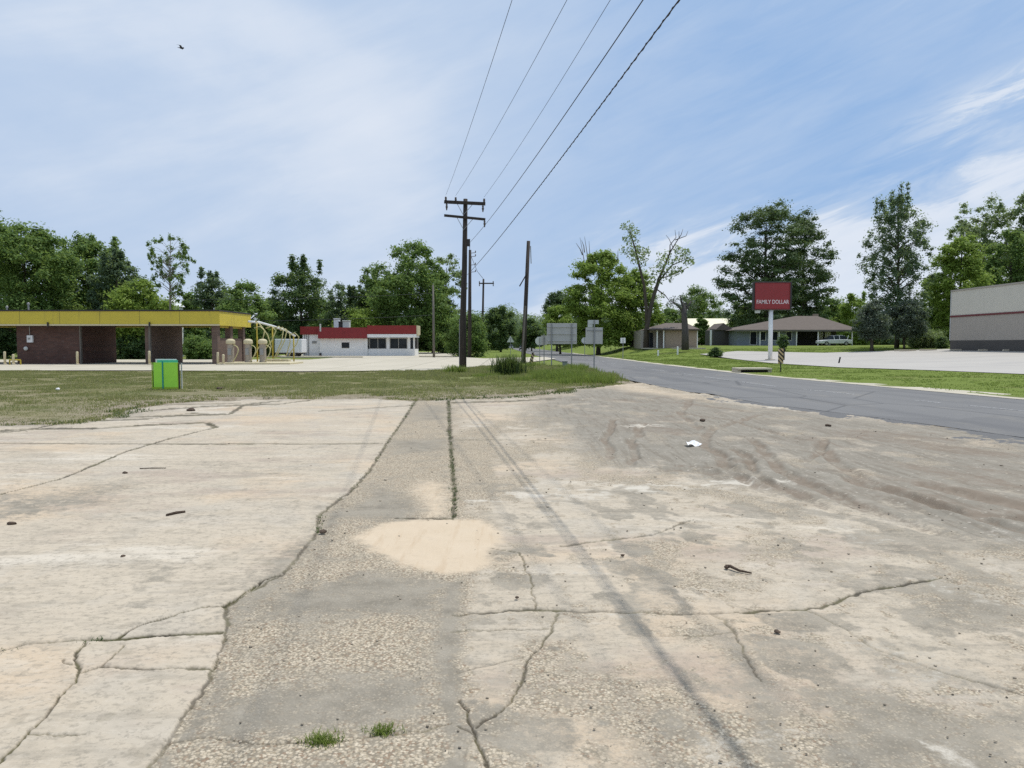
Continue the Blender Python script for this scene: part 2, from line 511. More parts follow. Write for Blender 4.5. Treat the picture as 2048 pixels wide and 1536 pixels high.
m, t = newmat('pale_concrete')
p = t.pos()
c = t.mix(t.noise(p, 0.35, 5, 0.6), (0.40, 0.365, 0.28), (0.55, 0.50, 0.41))
c = t.mix(t.m('MULTIPLY', t.step(t.noise(t.mapping(p, sca=(0.25, 1.3, 1)), 0.7, 6, 0.65), 0.5, 0.72), 0.55), c, (0.25, 0.235, 0.19))
sp3 = t.sep(p)
jx = t.m('ABSOLUTE', t.m('SUBTRACT', t.m('FRACT', t.m('MULTIPLY', sp3[0], 0.22)), 0.5))
jy = t.m('ABSOLUTE', t.m('SUBTRACT', t.m('FRACT', t.m('MULTIPLY', sp3[1], 0.22)), 0.5))
jj = t.m('MINIMUM', jx, jy)
c = t.mix(t.m('MULTIPLY', t.step(jj, 0.016, 0.006), 0.55), c, (0.16, 0.15, 0.11))
t.pbr(c, 0.85, 0, t.bump(t.noise(p, 12, 4), 0.2, 0.01), 0.2)

m, t = newmat('store_concrete')
p = t.pos()
c = t.mix(t.noise(p, 0.25, 5, 0.6), (0.36, 0.34, 0.31), (0.44, 0.415, 0.375))
c = t.mix(t.m('MULTIPLY', t.step(t.noise(t.mapping(p, sca=(0.3, 1.0, 1)), 0.5, 5, 0.6), 0.5, 0.7), 0.4), c, (0.28, 0.27, 0.26))
t.pbr(c, 0.85)
m, t = newmat('line_paint')
c = t.mix(t.step(t.noise(t.pos(), 9, 5, 0.7), 0.40, 0.6), (0.46, 0.46, 0.455), (0.17, 0.17, 0.175))
t.pbr(c, 0.8)

# ground: lawns, dry verge, soil
m, t = newmat('ground_soil')
mk = t.sepc(t.attr('mk').outputs['Color'])
p = t.pos()
g1 = t.noise(p, 0.35, 6, 0.65); g2 = t.noise(p, 2.6, 5, 0.7); g3 = t.noise(p, 18, 3, 0.7)
dry = t.mix(t.step(g2, 0.3, 0.7), (0.150, 0.140, 0.066), (0.245, 0.222, 0.120))
dry = t.mix(t.m('MULTIPLY', t.step(g1, 0.45, 0.62), 0.75), dry, (0.105, 0.125, 0.035))
lush = t.mix(t.step(g2, 0.3, 0.7), (0.135, 0.180, 0.034), (0.165, 0.215, 0.050))
lush = t.mix(t.m('MULTIPLY', t.step(g1, 0.52, 0.66), 0.45), lush, (0.17, 0.165, 0.065))
soil = t.mix(t.step(g2, 0.3, 0.7), (0.20, 0.165, 0.115), (0.36, 0.31, 0.235))
soil = t.mix(t.m('MULTIPLY', t.step(g3, 0.55, 0.7), 0.6), soil, (0.10, 0.085, 0.06))
c = t.mix(mk[0], dry, lush)
c = t.mix(mk[1], c, soil)
c = t.mix(t.m('MULTIPLY', t.step(g3, 0.5, 0.75), 0.2), c, (0.06, 0.066, 0.022))
t.pbr(c, 0.95, 0, t.bump(t.m('ADD', g2, g3), 0.7, 0.06), 0.1)

# the cracked lot
m, t = newmat('lot_concrete')
A = t.attr('mka'); B = t.attr('mkb')
a = t.sepc(A.outputs['Color']); b = t.sepc(B.outputs['Color'])
aA = A.outputs['Alpha']; bA = B.outputs['Alpha']
# a: smooth, grey film, sand, dirt      b: crack, brown track, pale, asphalt
p = t.pos()
nb = t.noise(p, 0.55, 6, 0.62); nm = t.noise(p, 3.2, 6, 0.68); nf = t.noise(p, 26, 4, 0.7); nff = t.noise(p, 120, 3, 0.7)
pv = t.mapping(p, sca=(1, 1, 0.2))
pebd = t.vor(pv, 74); pebc = t.sepc(t.vor(pv, 74, out='Color'))
peb2 = t.sepc(t.vor(pv, 24, out='Color')); peb2d = t.vor(pv, 24)
smooth = t.mix(nb, (0.410, 0.352, 0.270), (0.525, 0.455, 0.355))
smooth = t.mix(t.m('MULTIPLY', t.step(t.noise(p, 0.9, 4, 0.6, 0.5, ), 0.50, 0.62), 0.50), smooth, (0.425, 0.385, 0.320))
smooth = t.mix(t.m('MULTIPLY', t.step(t.noise(t.mapping(p, loc=(31, 7, 0)), 0.45, 4, 0.6), 0.50, 0.64), 0.55), smooth, (0.53, 0.405, 0.275))
smooth = t.mix(t.m('MULTIPLY', t.step(t.noise(t.mapping(p, loc=(-13, 17, 0), sca=(0.7, 1.6, 1)), 0.55, 6, 0.68), 0.52, 0.66), 0.55), smooth, (0.335, 0.265, 0.215))
smooth = t.mix(t.m('MULTIPLY', t.step(t.noise(t.mapping(p, loc=(23, -7, 0), sca=(0.6, 1.7, 1)), 0.6, 6, 0.68), 0.54, 0.68), 0.60), smooth, (0.60, 0.545, 0.455))
smooth = t.mix(t.m('MULTIPLY', t.step(nm, 0.50, 0.74), 0.42), smooth, (0.250, 0.225, 0.18))
sst = t.noise(t.mapping(p, rot=(0, 0, 0.18), sca=(0.5, 2.2, 1)), 2.6, 7, 0.72)
smooth = t.mix(t.m('MULTIPLY', t.step(sst, 0.50, 0.62), 0.38), smooth, (0.270, 0.240, 0.192))
smooth = t.mix(t.m('MULTIPLY', t.step(sst, 0.45, 0.28), 0.35), smooth, (0.56, 0.50, 0.42))
smooth = t.mix(t.m('MULTIPLY', t.step(nf, 0.54, 0.66), 0.45), smooth, (0.20, 0.18, 0.145))
smooth = t.mix(t.m('MULTIPLY', t.step(nff, 0.55, 0.75), 0.30), smooth, (0.58, 0.53, 0.45))
npit = t.noise(t.mapping(p, sca=(1, 1.6, 1)), 15, 5, 0.75)
smooth = t.mix(t.m('MULTIPLY', t.step(npit, 0.535, 0.62), 0.42), smooth, (0.235, 0.208, 0.165))
smooth = t.mix(t.m('MULTIPLY', t.step(npit, 0.45, 0.36), 0.28), smooth, (0.56, 0.50, 0.41))
peb3 = t.sepc(t.vor(pv, 150, out='Color'))
pebv = t.m('ADD', t.m('MULTIPLY', pebc[0], 0.6), t.m('MULTIPLY', peb3[0], 0.4))
peb = t.mix(pebv, (0.29, 0.235, 0.16), (0.60, 0.52, 0.40))
peb = t.mix(t.m('MULTIPLY', t.step(pebc[1], 0.80, 0.88), 0.8), peb, (0.22, 0.15, 0.10))
peb = t.mix(t.m('MULTIPLY', t.step(pebd, 0.36, 0.72), t.m('ADD', 0.45, t.m('MULTIPLY', pebc[2], 0.55))), peb, (0.19, 0.165, 0.125))
peb = t.mix(t.m('MULTIPLY', t.step(nm, 0.46, 0.70), 0.60), peb, (0.25, 0.225, 0.18))
grey = t.mix(t.step(nm, 0.3, 0.7), (0.200, 0.178, 0.141), (0.310, 0.277, 0.222))
grey = t.mix(t.m('MULTIPLY', t.step(nf, 0.55, 0.72), 0.35), grey, (0.36, 0.33, 0.28))
grey = t.mix(t.m('MULTIPLY', t.step(pebc[2], 0.80, 0.92), t.m('MULTIPLY', t.step(pebd, 0.45, 0.25), 0.45)), grey, (0.42, 0.37, 0.29))
grey = t.mix(t.m('MULTIPLY', t.step(nff, 0.5, 0.72), 0.35), grey, (0.15, 0.138, 0.112))
sand = t.mix(nm, (0.50, 0.40, 0.280), (0.60, 0.50, 0.375))
sand = t.mix(t.m('MULTIPLY', t.step(nff, 0.5, 0.7), 0.15), sand, (0.36, 0.27, 0.18))
trs = t.noise(t.mapping(p, rot=(0, 0, 0.25), sca=(7, 0.6, 1)), 2.0, 5, 0.65)
sand = t.mix(t.m('MULTIPLY', t.step(trs, 0.50, 0.70), 0.35), sand, (0.42, 0.305, 0.19))
dirt = t.mix(nb, (0.205, 0.186, 0.152), (0.285, 0.258, 0.210))
trd = t.noise(t.mapping(p, rot=(0, 0, -0.42), sca=(5.5, 0.35, 1)), 1.6, 6, 0.7)
dirt = t.mix(t.m('MULTIPLY', t.step(trd, 0.48, 0.60), 0.55), dirt, (0.165, 0.140, 0.108))
dirt = t.mix(t.m('MULTIPLY', t.step(nm, 0.48, 0.70), 0.5), dirt, (0.355, 0.322, 0.27))
dirt = t.mix(t.m('MULTIPLY', t.step(nf, 0.58, 0.72), 0.4), dirt, (0.155, 0.138, 0.115))
dirt = t.mix(t.m('MULTIPLY', t.step(peb2[0], 0.86, 0.93), t.step(peb2d, 0.45, 0.25)), dirt, (0.40, 0.36, 0.30))
brown = t.mix(nm, (0.165, 0.130, 0.098), (0.255, 0.208, 0.160))
pale = t.mix(nm, (0.48, 0.44, 0.37), (0.61, 0.565, 0.48))
asp = t.mix(nb, (0.125, 0.124, 0.124), (0.158, 0.156, 0.154))
nw = t.noise(t.mapping(p, loc=(5, 3, 0), sca=(1, 1.5, 1)), 7.5, 6, 0.72)
brk = t.m('ADD', t.m('MULTIPLY', t.m('SUBTRACT', nf, 0.5), 0.9), t.m('ADD', t.m('MULTIPLY', t.m('SUBTRACT', nw, 0.5), 1.5), t.m('MULTIPLY', t.m('SUBTRACT', nff, 0.5), 0.7)))
def worn(mask, lo=0.25, hi=0.80, amt=1.0):
    # break a stain's edge up into specks, as silt and tar wear off the high spots
    q_ = t.m('ADD', mask, t.m('MULTIPLY', brk, amt))
    return t.m('MULTIPLY', t.step(q_, lo, hi), t.step(mask, 0.02, 0.12))
c = t.mix(worn(a[0]), peb, smooth)
grey = t.mix(t.m('MULTIPLY', t.step(brk, 0.0, -0.5), 0.45), grey, c)
c = t.mix(t.m('MULTIPLY', worn(a[1], 0.12, 0.98, 1.1), 0.97), c, grey)
dirt = t.mix(t.m('MULTIPLY', t.step(brk, 0.10, 0.6), 0.4), dirt, (0.35, 0.318, 0.26))
dirt = t.mix(t.m('MULTIPLY', t.step(brk, -0.10, -0.6), 0.4), dirt, (0.16, 0.14, 0.11))
c = t.mix(worn(aA, 0.2, 0.95), c, dirt)
c = t.mix(t.m('MULTIPLY', worn(b[1], 0.2, 0.9), 0.9), c, brown)
c = t.mix(t.m('MULTIPLY', worn(b[2], 0.3, 0.95), 0.85), c, pale)
c = t.mix(t.m('MULTIPLY', worn(a[2], 0.22, 0.90, 0.65), 0.94), c, sand)
c = t.mix(worn(bA, 0.3, 0.7, 0.8), c, asp)
crk = t.mix(t.step(nm, 0.42, 0.62), (0.040, 0.034, 0.024), (0.085, 0.080, 0.036))
c = t.mix(b[0], c, crk)
hgt = t.m('ADD', t.m('MULTIPLY', t.m('SUBTRACT', 1.0, pebd), t.m('SUBTRACT', 1.0, t.m('MAXIMUM', a[0], a[2]))), t.m('MULTIPLY', nf, 0.6))
t.pbr(c, 0.92, 0, t.bump(hgt, 0.5, 0.006), 0.15)

leafmat('leaf_mid', (0.0711, 0.1287, 0.0380), (0.1693, 0.2709, 0.0719))
leafmat('leaf_bright', (0.1270, 0.2031, 0.0339), (0.2709, 0.3809, 0.0719))
leafmat('leaf_dark', (0.0406, 0.0779, 0.0360), (0.1016, 0.1693, 0.0635))
leafmat('leaf_blue', (0.0643, 0.1050, 0.0719), (0.1320, 0.1947, 0.1101))
leafmat('needle', (0.0440, 0.0812, 0.0380), (0.1117, 0.1693, 0.0635), 0.2)
leafmat('leaf_pale', (0.1439, 0.2031, 0.1015), (0.2793, 0.3470, 0.1799))
leafmat('leaf_grey', (0.0593, 0.0846, 0.0677), (0.1270, 0.1609, 0.1227), 0.25)
leafmat('blade_dry', (0.170, 0.178, 0.068), (0.320, 0.292, 0.150), 0.4)
leafmat('blade_lush', (0.120, 0.170, 0.028), (0.185, 0.240, 0.052), 0.35)
leafmat('blade_dark', (0.025, 0.050, 0.020), (0.060, 0.095, 0.030), 0.25)

# ------------------------------------------------------------------ polygons and lines of the lot
def G(pts): return np.array([gnd(*p) for p in pts])
def seg_dist(X, Y, pts, closed=False):
    n = len(pts); best = np.full(X.shape, 1e9)
    for i in range(n if closed else n - 1):
        ax, ay = pts[i]; bx, by = pts[(i + 1) % n]
        dx, dy = bx - ax, by - ay
        L = dx * dx + dy * dy + 1e-12
        tt = np.clip(((X - ax) * dx + (Y - ay) * dy) / L, 0, 1)
        q = (X - ax - tt * dx) ** 2 + (Y - ay - tt * dy) ** 2
        np.minimum(best, q, out=best)
    return np.sqrt(best)
def inside(X, Y, pts):
    r = np.zeros(X.shape, bool); n = len(pts); j = n - 1
    for i in range(n):
        xi, yi = pts[i]; xj, yj = pts[j]
        c = ((yi > Y) != (yj > Y)) & (X < (xj - xi) * (Y - yi) / (yj - yi + 1e-12) + xi)
        r ^= c; j = i
    return r
def sd(X, Y, pts):
    dd = seg_dist(X, Y, pts, True)
    return np.where(inside(X, Y, pts), dd, -dd)

EDGE_PX = [(-900, 868), (-400, 858), (-100, 853), (0, 850), (150, 847), (225, 832), (240, 818), (330, 806), (400, 800), (480, 797), (600, 797), (760, 796), (830, 800), (900, 797), (1000, 794), (1080, 789), (1150, 777), (1245, 767)]
lot_far = [tuple(p) for p in G(EDGE_PX)]
LOT = np.array(lot_far + [(5.6, 33.0), (6.4, 24), (7.4, 20.3), (8.6, 15.7), (9.4, 12.5), (11, 5), (12.2, -1), (15, -12), (-40, -12), (-40, 12)])

def lot_masks(X, Y):
    w1 = fbm(X * 1.3, Y * 1.3, 4, 3) - 0.5; w2 = fbm(X * 1.3, Y * 1.3, 4, 8) - 0.5
    w3 = fbm(X * 7, Y * 7, 3, 12) - 0.5; w4 = fbm(X * 7, Y * 7, 3, 15) - 0.5
    k = np.clip(Y / 8, 0.5, 3)
    Xp = X + w1 * 0.30 * k + w3 * 0.10; Yp = Y + w2 * 0.45 * k + w4 * 0.14
    Xs = X + w3 * 0.06; Ys = Y + w4 * 0.08
    soft = 0.010 * np.clip(Y, 2, 40)
    def pm(px, s=1.0, jit=True):
        a = sd(Xp if jit else Xs, Yp if jit else Ys, G(px))
        return ss(-1, 1, a / (soft * s * 2.2))
    gmid = fbm(X * 2.1, Y * 1.5, 5, 21); gfin = fbm(X * 9, Y * 8, 4, 24); glow = fbm(X * 0.6, Y * 0.45, 4, 27)
    # left slab
    slabE = [(832, 800), (800, 850), (775, 885), (740, 940), (700, 985), (636, 1033), (634, 1065), (600, 1110), (565, 1152), (510, 1177), (452, 1215), (457, 1260), (440, 1310), (420, 1360), (372, 1430), (335, 1490), (300, 1536), (230, 1640), (100, 2000)]
    slab = sd(Xs, Ys, np.vstack([G(slabE), [(-60, 0.5), (-60, 40)]]))
    smooth = ss(-1, 1, slab / (soft * 0.8))
    # right hand smooth panels
    r1 = pm([(930, 1010), (1250, 985), (1420, 1000), (1380, 1060), (1290, 1090), (1270, 1160), (1300, 1215), (1080, 1215), (1060, 1120), (1000, 1060)], 2)
    r2 = pm([(930, 1235), (1110, 1235), (1060, 1310), (1030, 1390), (940, 1440), (920, 1330)], 2)
    r3 = pm([(910, 1470), (1010, 1440), (1150, 1420), (1300, 1480), (1250, 1600), (920, 1600)], 3)
    r4 = pm([(905, 800), (1110, 798), (1060, 830), (905, 870)], 2)
    r5 = pm([(1500, 1040), (1620, 1010), (1650, 1060), (1500, 1110), (1360, 1100)], 3) * 0.6
    smooth = np.maximum.reduce([smooth, r1 * 0.95, r2 * 0.9, r3 * 0.8 * ss(0.3, 0.6, gmid), r4 * 0.85, r5])
    right = ss(-0.1, 0.15, X + 0.30)
    tan = right * (0.35 + 0.45 * ss(0.40, 0.62, fbm(X * 1.9 + 11, Y * 1.6, 5, 33)))
    smooth = np.maximum(smooth, tan)
    smooth = smooth * (1 - 0.45 * ss(0.60, 0.72, gfin) * (slab < 0))
    # grey film of worn tar and silt, plus one painted cable shadow strip
    gr = np.maximum.reduce([
        pm([(620, 1170), (720, 1140), (800, 1147), (900, 1165), (900, 1232), (700, 1228), (500, 1250), (540, 1190)], 2.5) * ss(0.22, 0.5, gmid),
        pm([(430, 1400), (560, 1365), (700, 1352), (880, 1352), (870, 1430), (640, 1470), (400, 1478)], 2.5) * ss(0.28, 0.52, gmid) * 0.9,
        pm([(345, 1490), (400, 1390), (450, 1330), (430, 1430), (390, 1480)], 1.2),
        pm([(300, 1540), (335, 1495), (330, 1560)], 1.2),
        pm([(760, 965), (850, 1015), (800, 1038), (690, 1036), (640, 1060), (650, 1030), (730, 1000)], 2),
        pm([(780, 880), (895, 876), (890, 900), (790, 908)], 2),
        pm([(835, 808), (890, 812), (890, 838), (830, 842)], 2),
        pm([(470, 1190), (640, 1055), (640, 1090), (590, 1150), (500, 1240), (455, 1300), (450, 1230)], 1.5) * 0.85,
        pm([(880, 1160), (925, 1160), (920, 1400), (930, 1480), (885, 1470), (870, 1330)], 1.0, False),
        pm([(905, 1480), (935, 1470), (950, 1560), (880, 1560)], 1.2),
        pm([(1440, 1240), (1480, 1280), (1560, 1400), (1640, 1560), (1560, 1560), (1500, 1420), (1450, 1330)], 2) * 0.9,
        pm([(1310, 1225), (1420, 1350), (1560, 1536), (1500, 1536), (1380, 1370), (1290, 1240)], 1.6) * 0.55 * ss(0.3, 0.55, gmid),  # cast shadow of the overhead cable, painted into the mask as a strip
        pm([(1600, 1215), (1760, 1300), (1900, 1340), (2060, 1380), (2060, 1410), (1880, 1370), (1740, 1330)], 1.6) * 0.7,
        pm([(1700, 1380), (1900, 1440), (2080, 1470), (2080, 1560), (1660, 1560), (1680, 1460)], 3) * ss(0.35, 0.58, gmid) * 0.9,
        pm([(1820, 1170), (2080, 1180), (2080, 1250), (1900, 1240)], 3) * ss(0.3, 0.55, gmid) * 0.9,
    ])
    blot = right * ss(0.50, 0.60, fbm(X * 3.6 + Y * 0.8, Y * 2.6, 5, 71)) * ss(0.40, 0.58, gmid + 0.10) * ss(11.5, 8.0, Y) * 0.74
    blot2 = right * (0.5 + 0.5 * ss(0.35, 0.55, gfin)) * ss(0.50, 0.62, fbm(X * 0.9 + 4, Y * 0.7, 4, 77)) * ss(12, 8, Y) * 0.35
    grey = np.maximum.reduce([gr, blot, blot2])
    # stains running over the left slab
    stain = (slab > 0) * (0.42 * ss(0.52, 0.78, fbm(X * 1.1 + Y * 0.35, Y * 1.9, 5, 41)) + 0.25 * ss(0.55, 0.80, gfin) * ss(0.45, 0.6, glow))
    stain = np.maximum(stain, pm([(-60, 1010), (120, 985), (260, 962), (300, 975), (150, 1010), (0, 1035), (-60, 1045)], 3) * 0.75)
    stain = np.maximum(stain, pm([(-80, 985), (60, 990), (200, 985), (240, 1000), (90, 1030), (-80, 1050)], 3) * ss(0.3, 0.55, gfin))
    stain = np.maximum(stain, pm([(560, 930), (700, 905), (690, 930), (600, 950)], 3) * 0.4)
    stain = np.maximum(stain, pm([(290, 1165), (360, 1115), (390, 1120), (330, 1170), (280, 1185)], 1.5) * ss(0.35, 0.6, gfin) * 0.9)
    stain = np.maximum(stain, pm([(255, 1215), (300, 1200), (320, 1210), (270, 1230)], 1.5) * ss(0.35, 0.6, gfin) * 0.9)
    stain = np.maximum(stain, pm([(1050, 820), (1300, 830), (1380, 900), (1250, 935), (1100, 850)], 3) * 0.7)
    grey = np.maximum(grey, stain)
    # sand
    sand = pm([(705, 1075), (760, 1047), (830, 1038), (905, 1038), (965, 1039), (1000, 1062), (1008, 1085), (985, 1105), (985, 1130), (940, 1150), (880, 1148), (800, 1135), (770, 1112), (735, 1100)], 1.1, False)
    sand = sand * (0.9 + 0.1 * ss(0.4, 0.6, gfin)) 
    sand = np.maximum(sand, pm([(840, 962), (900, 970), (903, 1028), (850, 1030), (820, 990)], 1.5) * 0.75)
    sand = np.maximum(sand, pm([(430, 840), (600, 826), (830, 822), (800, 862), (560, 866), (420, 868)], 3) * 0.35)
    sand = np.maximum(sand, pm([(900, 815), (1060, 812), (1050, 838), (900, 850)], 3) * 0.35)
    sand = np.maximum(sand, pm([(-50, 885), (220, 882), (330, 880), (240, 915), (60, 930), (-50, 930)], 3) * 0.35)
    sand = np.maximum(sand, pm([(1180, 768), (1262, 765), (1480, 806), (1380, 800), (1230, 783)], 2.0) * 0.62)
    # dirt apron to the right
    dpoly = [(1050, 800), (1130, 780), (1245, 770), (1500, 810), (1800, 845), (2100, 890), (2600, 1000), (2600, 1130), (2060, 1100), (1850, 1055), (1620, 1000), (1400, 962), (1220, 935), (1120, 885), (1060, 840)]
    dirt = pm(dpoly, 4)
    dirt = np.maximum(dirt, right * ss(0.50, 0.62, fbm(X * 0.5 + 9, Y * 0.5, 4, 55)) * ss(3.0, 5.5, X) * 0.85)
    # tyre tracks, curving in off the road
    def arc(pts, wdt):
        dd = seg_dist(X + w1 * 0.25, Y + w2 * 0.25, G(pts))
        return ss(wdt, wdt * 0.25, dd)
    tr = np.zeros_like(X); rel = np.zeros_like(X); ridge = np.zeros_like(X)
    tracks = [(q_, w_ * 0.72) for q_, w_ in [([(1500, 880), (1560, 940), (1680, 1000), (1850, 1060), (2080, 1140)], 0.20), ([(1470, 900), (1540, 975), (1700, 1040), (1900, 1110), (2080, 1170)], 0.18),
              ([(1640, 890), (1700, 950), (1820, 1000), (2080, 1070)], 0.22), ([(1520, 830), (1420, 860), (1410, 890), (1470, 950), (1560, 1000)], 0.20),
              ([(1290, 850), (1265, 880), (1260, 930)], 0.16), ([(1230, 840), (1215, 870), (1215, 920)], 0.16), ([(1650, 880), (1640, 910), (1610, 925)], 0.16),
              ([(1480, 940), (1640, 1010), (1830, 1090)], 0.15), ([(1700, 960), (1880, 1020), (2080, 1040)], 0.25), ([(1330, 930), (1420, 935), (1490, 925)], 0.3),
              ([(1850, 970), (1960, 1000), (2080, 1020)], 0.3), ([(1100, 800), (1250, 800), (1420, 790)], 0.2), ([(1300, 820), (1450, 840), (1600, 880)], 0.2), ([(1250, 945), (1350, 940), (1440, 950)], 0.3), ([(1600, 1010), (1760, 1080), (2080, 1200)], 0.14), ([(1380, 800), (1360, 830), (1400, 860)], 0.2)]]
    for pts, wd in tracks:
        a = arc(pts, wd); tr = np.maximum(tr, a); 
        e = arc(pts, wd * 2.1); rel += 0.022 * (e - a) - 0.026 * a; ridge = np.maximum(ridge, (e - a))
    lines = 0.5 + 0.5 * np.sin((X * 0.82 + Y * 0.36 + w1 * 1.5) * 15)
    trail = ss(0.48, 0.62, fbm(X * 2.6 + Y * 1.15 + w1, (Y - X * 0.35) * 0.22, 4, 66))
    brown = np.clip(1.05 * tr * (0.45 + 0.55 * ss(0.35, 0.65, gmid)) + 0.55 * dirt * ss(0.50, 0.66, fbm((X + Y * .45) * 1.1, (Y - X * .3) * 0.45, 4, 61)), 0, 1) * np.clip(dirt * 1.2, 0, 1)
    brown = np.clip(brown * 0.8 + 0.34 * trail * dirt * ss(1.5, 3.5, X), 0, 1)
    brown *= 0.70 + 0.30 * lines
    # pale chalky strips
    pale = np.maximum.reduce([
        pm([(915, 1000), (1100, 975), (1330, 963), (1580, 958), (1600, 970), (1380, 985), (1180, 990), (930, 1012)], 1.6) * ss(0.25, 0.55, gmid),
        pm([(1120, 985), (1180, 978), (1290, 980), (1220, 1002), (1040, 1010)], 2) * 0.7,
        pm([(1240, 851), (1330, 848), (1345, 853), (1260, 856)], 0.8),
        pm([(600, 930), (760, 905), (740, 935), (640, 965)], 3) * 0.5,
        pm([(180, 1062), (330, 1062), (345, 1078), (200, 1075)], 3) * 0.45,
        pm([(480, 975), (580, 965), (570, 1000), (470, 1000)], 3) * 0.35,
        pm([(60, 930), (180, 925), (170, 960), (20, 965)], 3) * 0.3,
        pm([(1840, 1490), (1930, 1490), (1975, 1540), (1890, 1520)], 1.0) * 0.8,
        pm([(1480, 805), (1600, 826), (1625, 826), (1560, 812)], 0.8) * 0.8,
        pm([(905, 1158), (945, 1155), (940, 1172), (895, 1175)], 1.2) * 0.8,
        pm([(905, 870), (1140, 868), (1130, 884), (905, 886)], 2) * 0.5,
        pm([(640, 800), (905, 797), (1110, 797), (1090, 805), (640, 806)], 1.2) * 0.5,
        pm([(330, 815), (560, 803), (560, 812), (330, 826)], 1.5) * 0.7])
    pale = pale * (0.35 + 0.65 * ss(0.36, 0.56, fbm(X * 5, Y * 6, 4, 95)))
    pale = np.maximum(pale, 0.42 * ridge * dirt * ss(0.35, 0.6, gfin))
    pale = np.maximum(pale, right * ss(0.60, 0.72, fbm(X * 1.7 + 3, Y * 2.3, 5, 91)) * ss(10, 6, Y) * 0.4)
    # cracks
    cr = np.zeros_like(X); depth = np.zeros_like(X)
    cracks = [
        ([(-120, 1330), (0, 1305), (60, 1288), (150, 1283), (230, 1280), (330, 1273), (445, 1268)], 10.0, 1.0),
        ([(230, 1280), (280, 1255), (350, 1232), (400, 1218), (450, 1215), (490, 1185), (530, 1162), (562, 1151)], 6, 1.0),
        ([(165, 1288), (150, 1312), (165, 1340), (158, 1356), (110, 1412), (60, 1470), (-20, 1545)], 6, 0.9),
        ([(165, 1350), (205, 1335), (250, 1292)], 4, 0.7), ([(205, 1335), (300, 1343), (435, 1340)], 6, 0.8), ([(125, 1322), (152, 1332)], 4, 0.6),
        ([(60, 1470), (90, 1475), (160, 1478)], 4, 0.6),
        ([(-40, 888), (200, 889), (420, 889), (640, 889), (765, 888)], 4, 0.7), ([(905, 880), (1010, 880), (1130, 881)], 3, 0.4),
        ([(-60, 1003), (0, 990), (120, 960), (250, 905), (340, 878), (430, 856)], 7, 0.9), ([(432, 856), (415, 846), (300, 850), (200, 857), (80, 858), (-60, 872)], 6, 0.9),
        (slabE, 6, 0.7),
        ([(897, 800), (900, 870), (905, 935), (910, 985), (907, 1036)], 9, 0.8),
        ([(790, 1036), (905, 1037)], 5, 0.9),
        ([(905, 1230), (1000, 1222), (1070, 1218), (1300, 1225), (1430, 1227), (1600, 1218), (1640, 1213), (1720, 1185), (1880, 1155)], 7, 0.85),
        ([(985, 1097), (1040, 1105), (1060, 1160), (1072, 1217)], 4, 0.7),
        ([(1120, 1092), (1210, 1080), (1300, 1070), (1380, 1040)], 4, 0.6),
        ([(1118, 1225), (1100, 1260), (1060, 1320), (1036, 1370), (1020, 1410), (955, 1455)], 7, 0.75),
        ([(910, 1405), (935, 1420), (945, 1455), (970, 1510), (990, 1560)], 6, 0.85), ([(915, 1455), (945, 1470)], 4, 0.8),
        ([(905, 1263), (1000, 1259), (1095, 1256)], 4, 0.6), ([(920, 1345), (1000, 1325), (1050, 1315)], 4, 0.4),
        ([(1420, 1228), (1450, 1240), (1480, 1290), (1520, 1360)], 6, 0.6), ([(1300, 1270), (1420, 1272), (1460, 1265)], 4, 0.4),
        ([(1610, 1220), (1700, 1262), (1750, 1300), (1900, 1350), (2080, 1400)], 5, 0.5), ([(1880, 1155), (1960, 1185), (2080, 1215)], 5, 0.35),
        ([(330, 832), (460, 828), (490, 808), (560, 802)], 6, 0.8), ([(230, 836), (330, 832)], 6, 0.7), ([(300, 810), (480, 806)], 5, 0.5),
        ([(640, 822), (760, 815), (830, 810)], 4, 0.5), ([(235, 829), (330, 818), (420, 812), (560, 808), (620, 800)], 7, 0.8), ([(300, 805), (380, 803), (480, 800)], 6, 0.7), ([(190, 842), (300, 838), (380, 826), (430, 830)], 5, 0.7), ([(0, 862), (70, 858), (120, 846)], 8, 0.9), ([(905, 805), (1000, 803), (1110, 797)], 5, 0.7),
        ([(330, 1488), (420, 1478), (470, 1484), (600, 1490)], 5, 0.55), ([(600, 1490), (760, 1470), (905, 1448)], 4, 0.5)]
    jx = X + (fbm(X * 9, Y * 9, 4, 101, 0.65) - 0.5) * 0.055; jy = Y + (fbm(X * 9, Y * 9, 4, 104, 0.65) - 0.5) * 0.07
    for pts, wpx, op in cracks:
        g = G(pts); ka = float(np.clip(2.6 / g[:, 1].mean(), 0.10, 1.0))
        gs_ = g * np.array([1.0, ka]); dd = seg_dist(jx, jy * ka, gs_)
        half = wpx / 2 * np.clip(Y, 2, 60) / F * (0.25 + 1.6 * gfin)
        half = np.maximum(half * 0.85, 0.0045)
        a = ss(half * 1.35, half * 0.55, dd) * op
        # worn away here and there
        a = a * (0.62 + 0.38 * ss(0.30, 0.50, fbm(X * 2.5, Y * 2.5, 3, 120)))
        cr = np.maximum(cr, a)
        depth = np.maximum(depth, ss(half * 2.2, half * 0.3, dd) * op)
    pit = ss(0.70, 0.78, fbm(X * 11, Y * 9, 3, 140)) * 0.5 * (slab > 0) * ss(0.45, 0.6, glow)
    cr = np.maximum(cr, pit * 0.35)
    # worn edge against the road and the verge
    toroad = road_l(Y) - X
    asp = ss(0.55, -0.15, toroad + (gmid - 0.5) * 2.4 + (gfin - 0.5) * 0.7) * ss(24.5, 22.5, Y + 0 * X)
    asp = np.maximum(asp, 0)
    edge = sd(X, Y, LOT)
    near_grass = ss(1.4, 0.0, edge + (gmid - 0.5) * 2.6) * (Y > 10) * (X < 4)
    dirt = np.maximum(dirt, near_grass * 0.7)
    grey = np.maximum(grey, near_grass * 0.35)
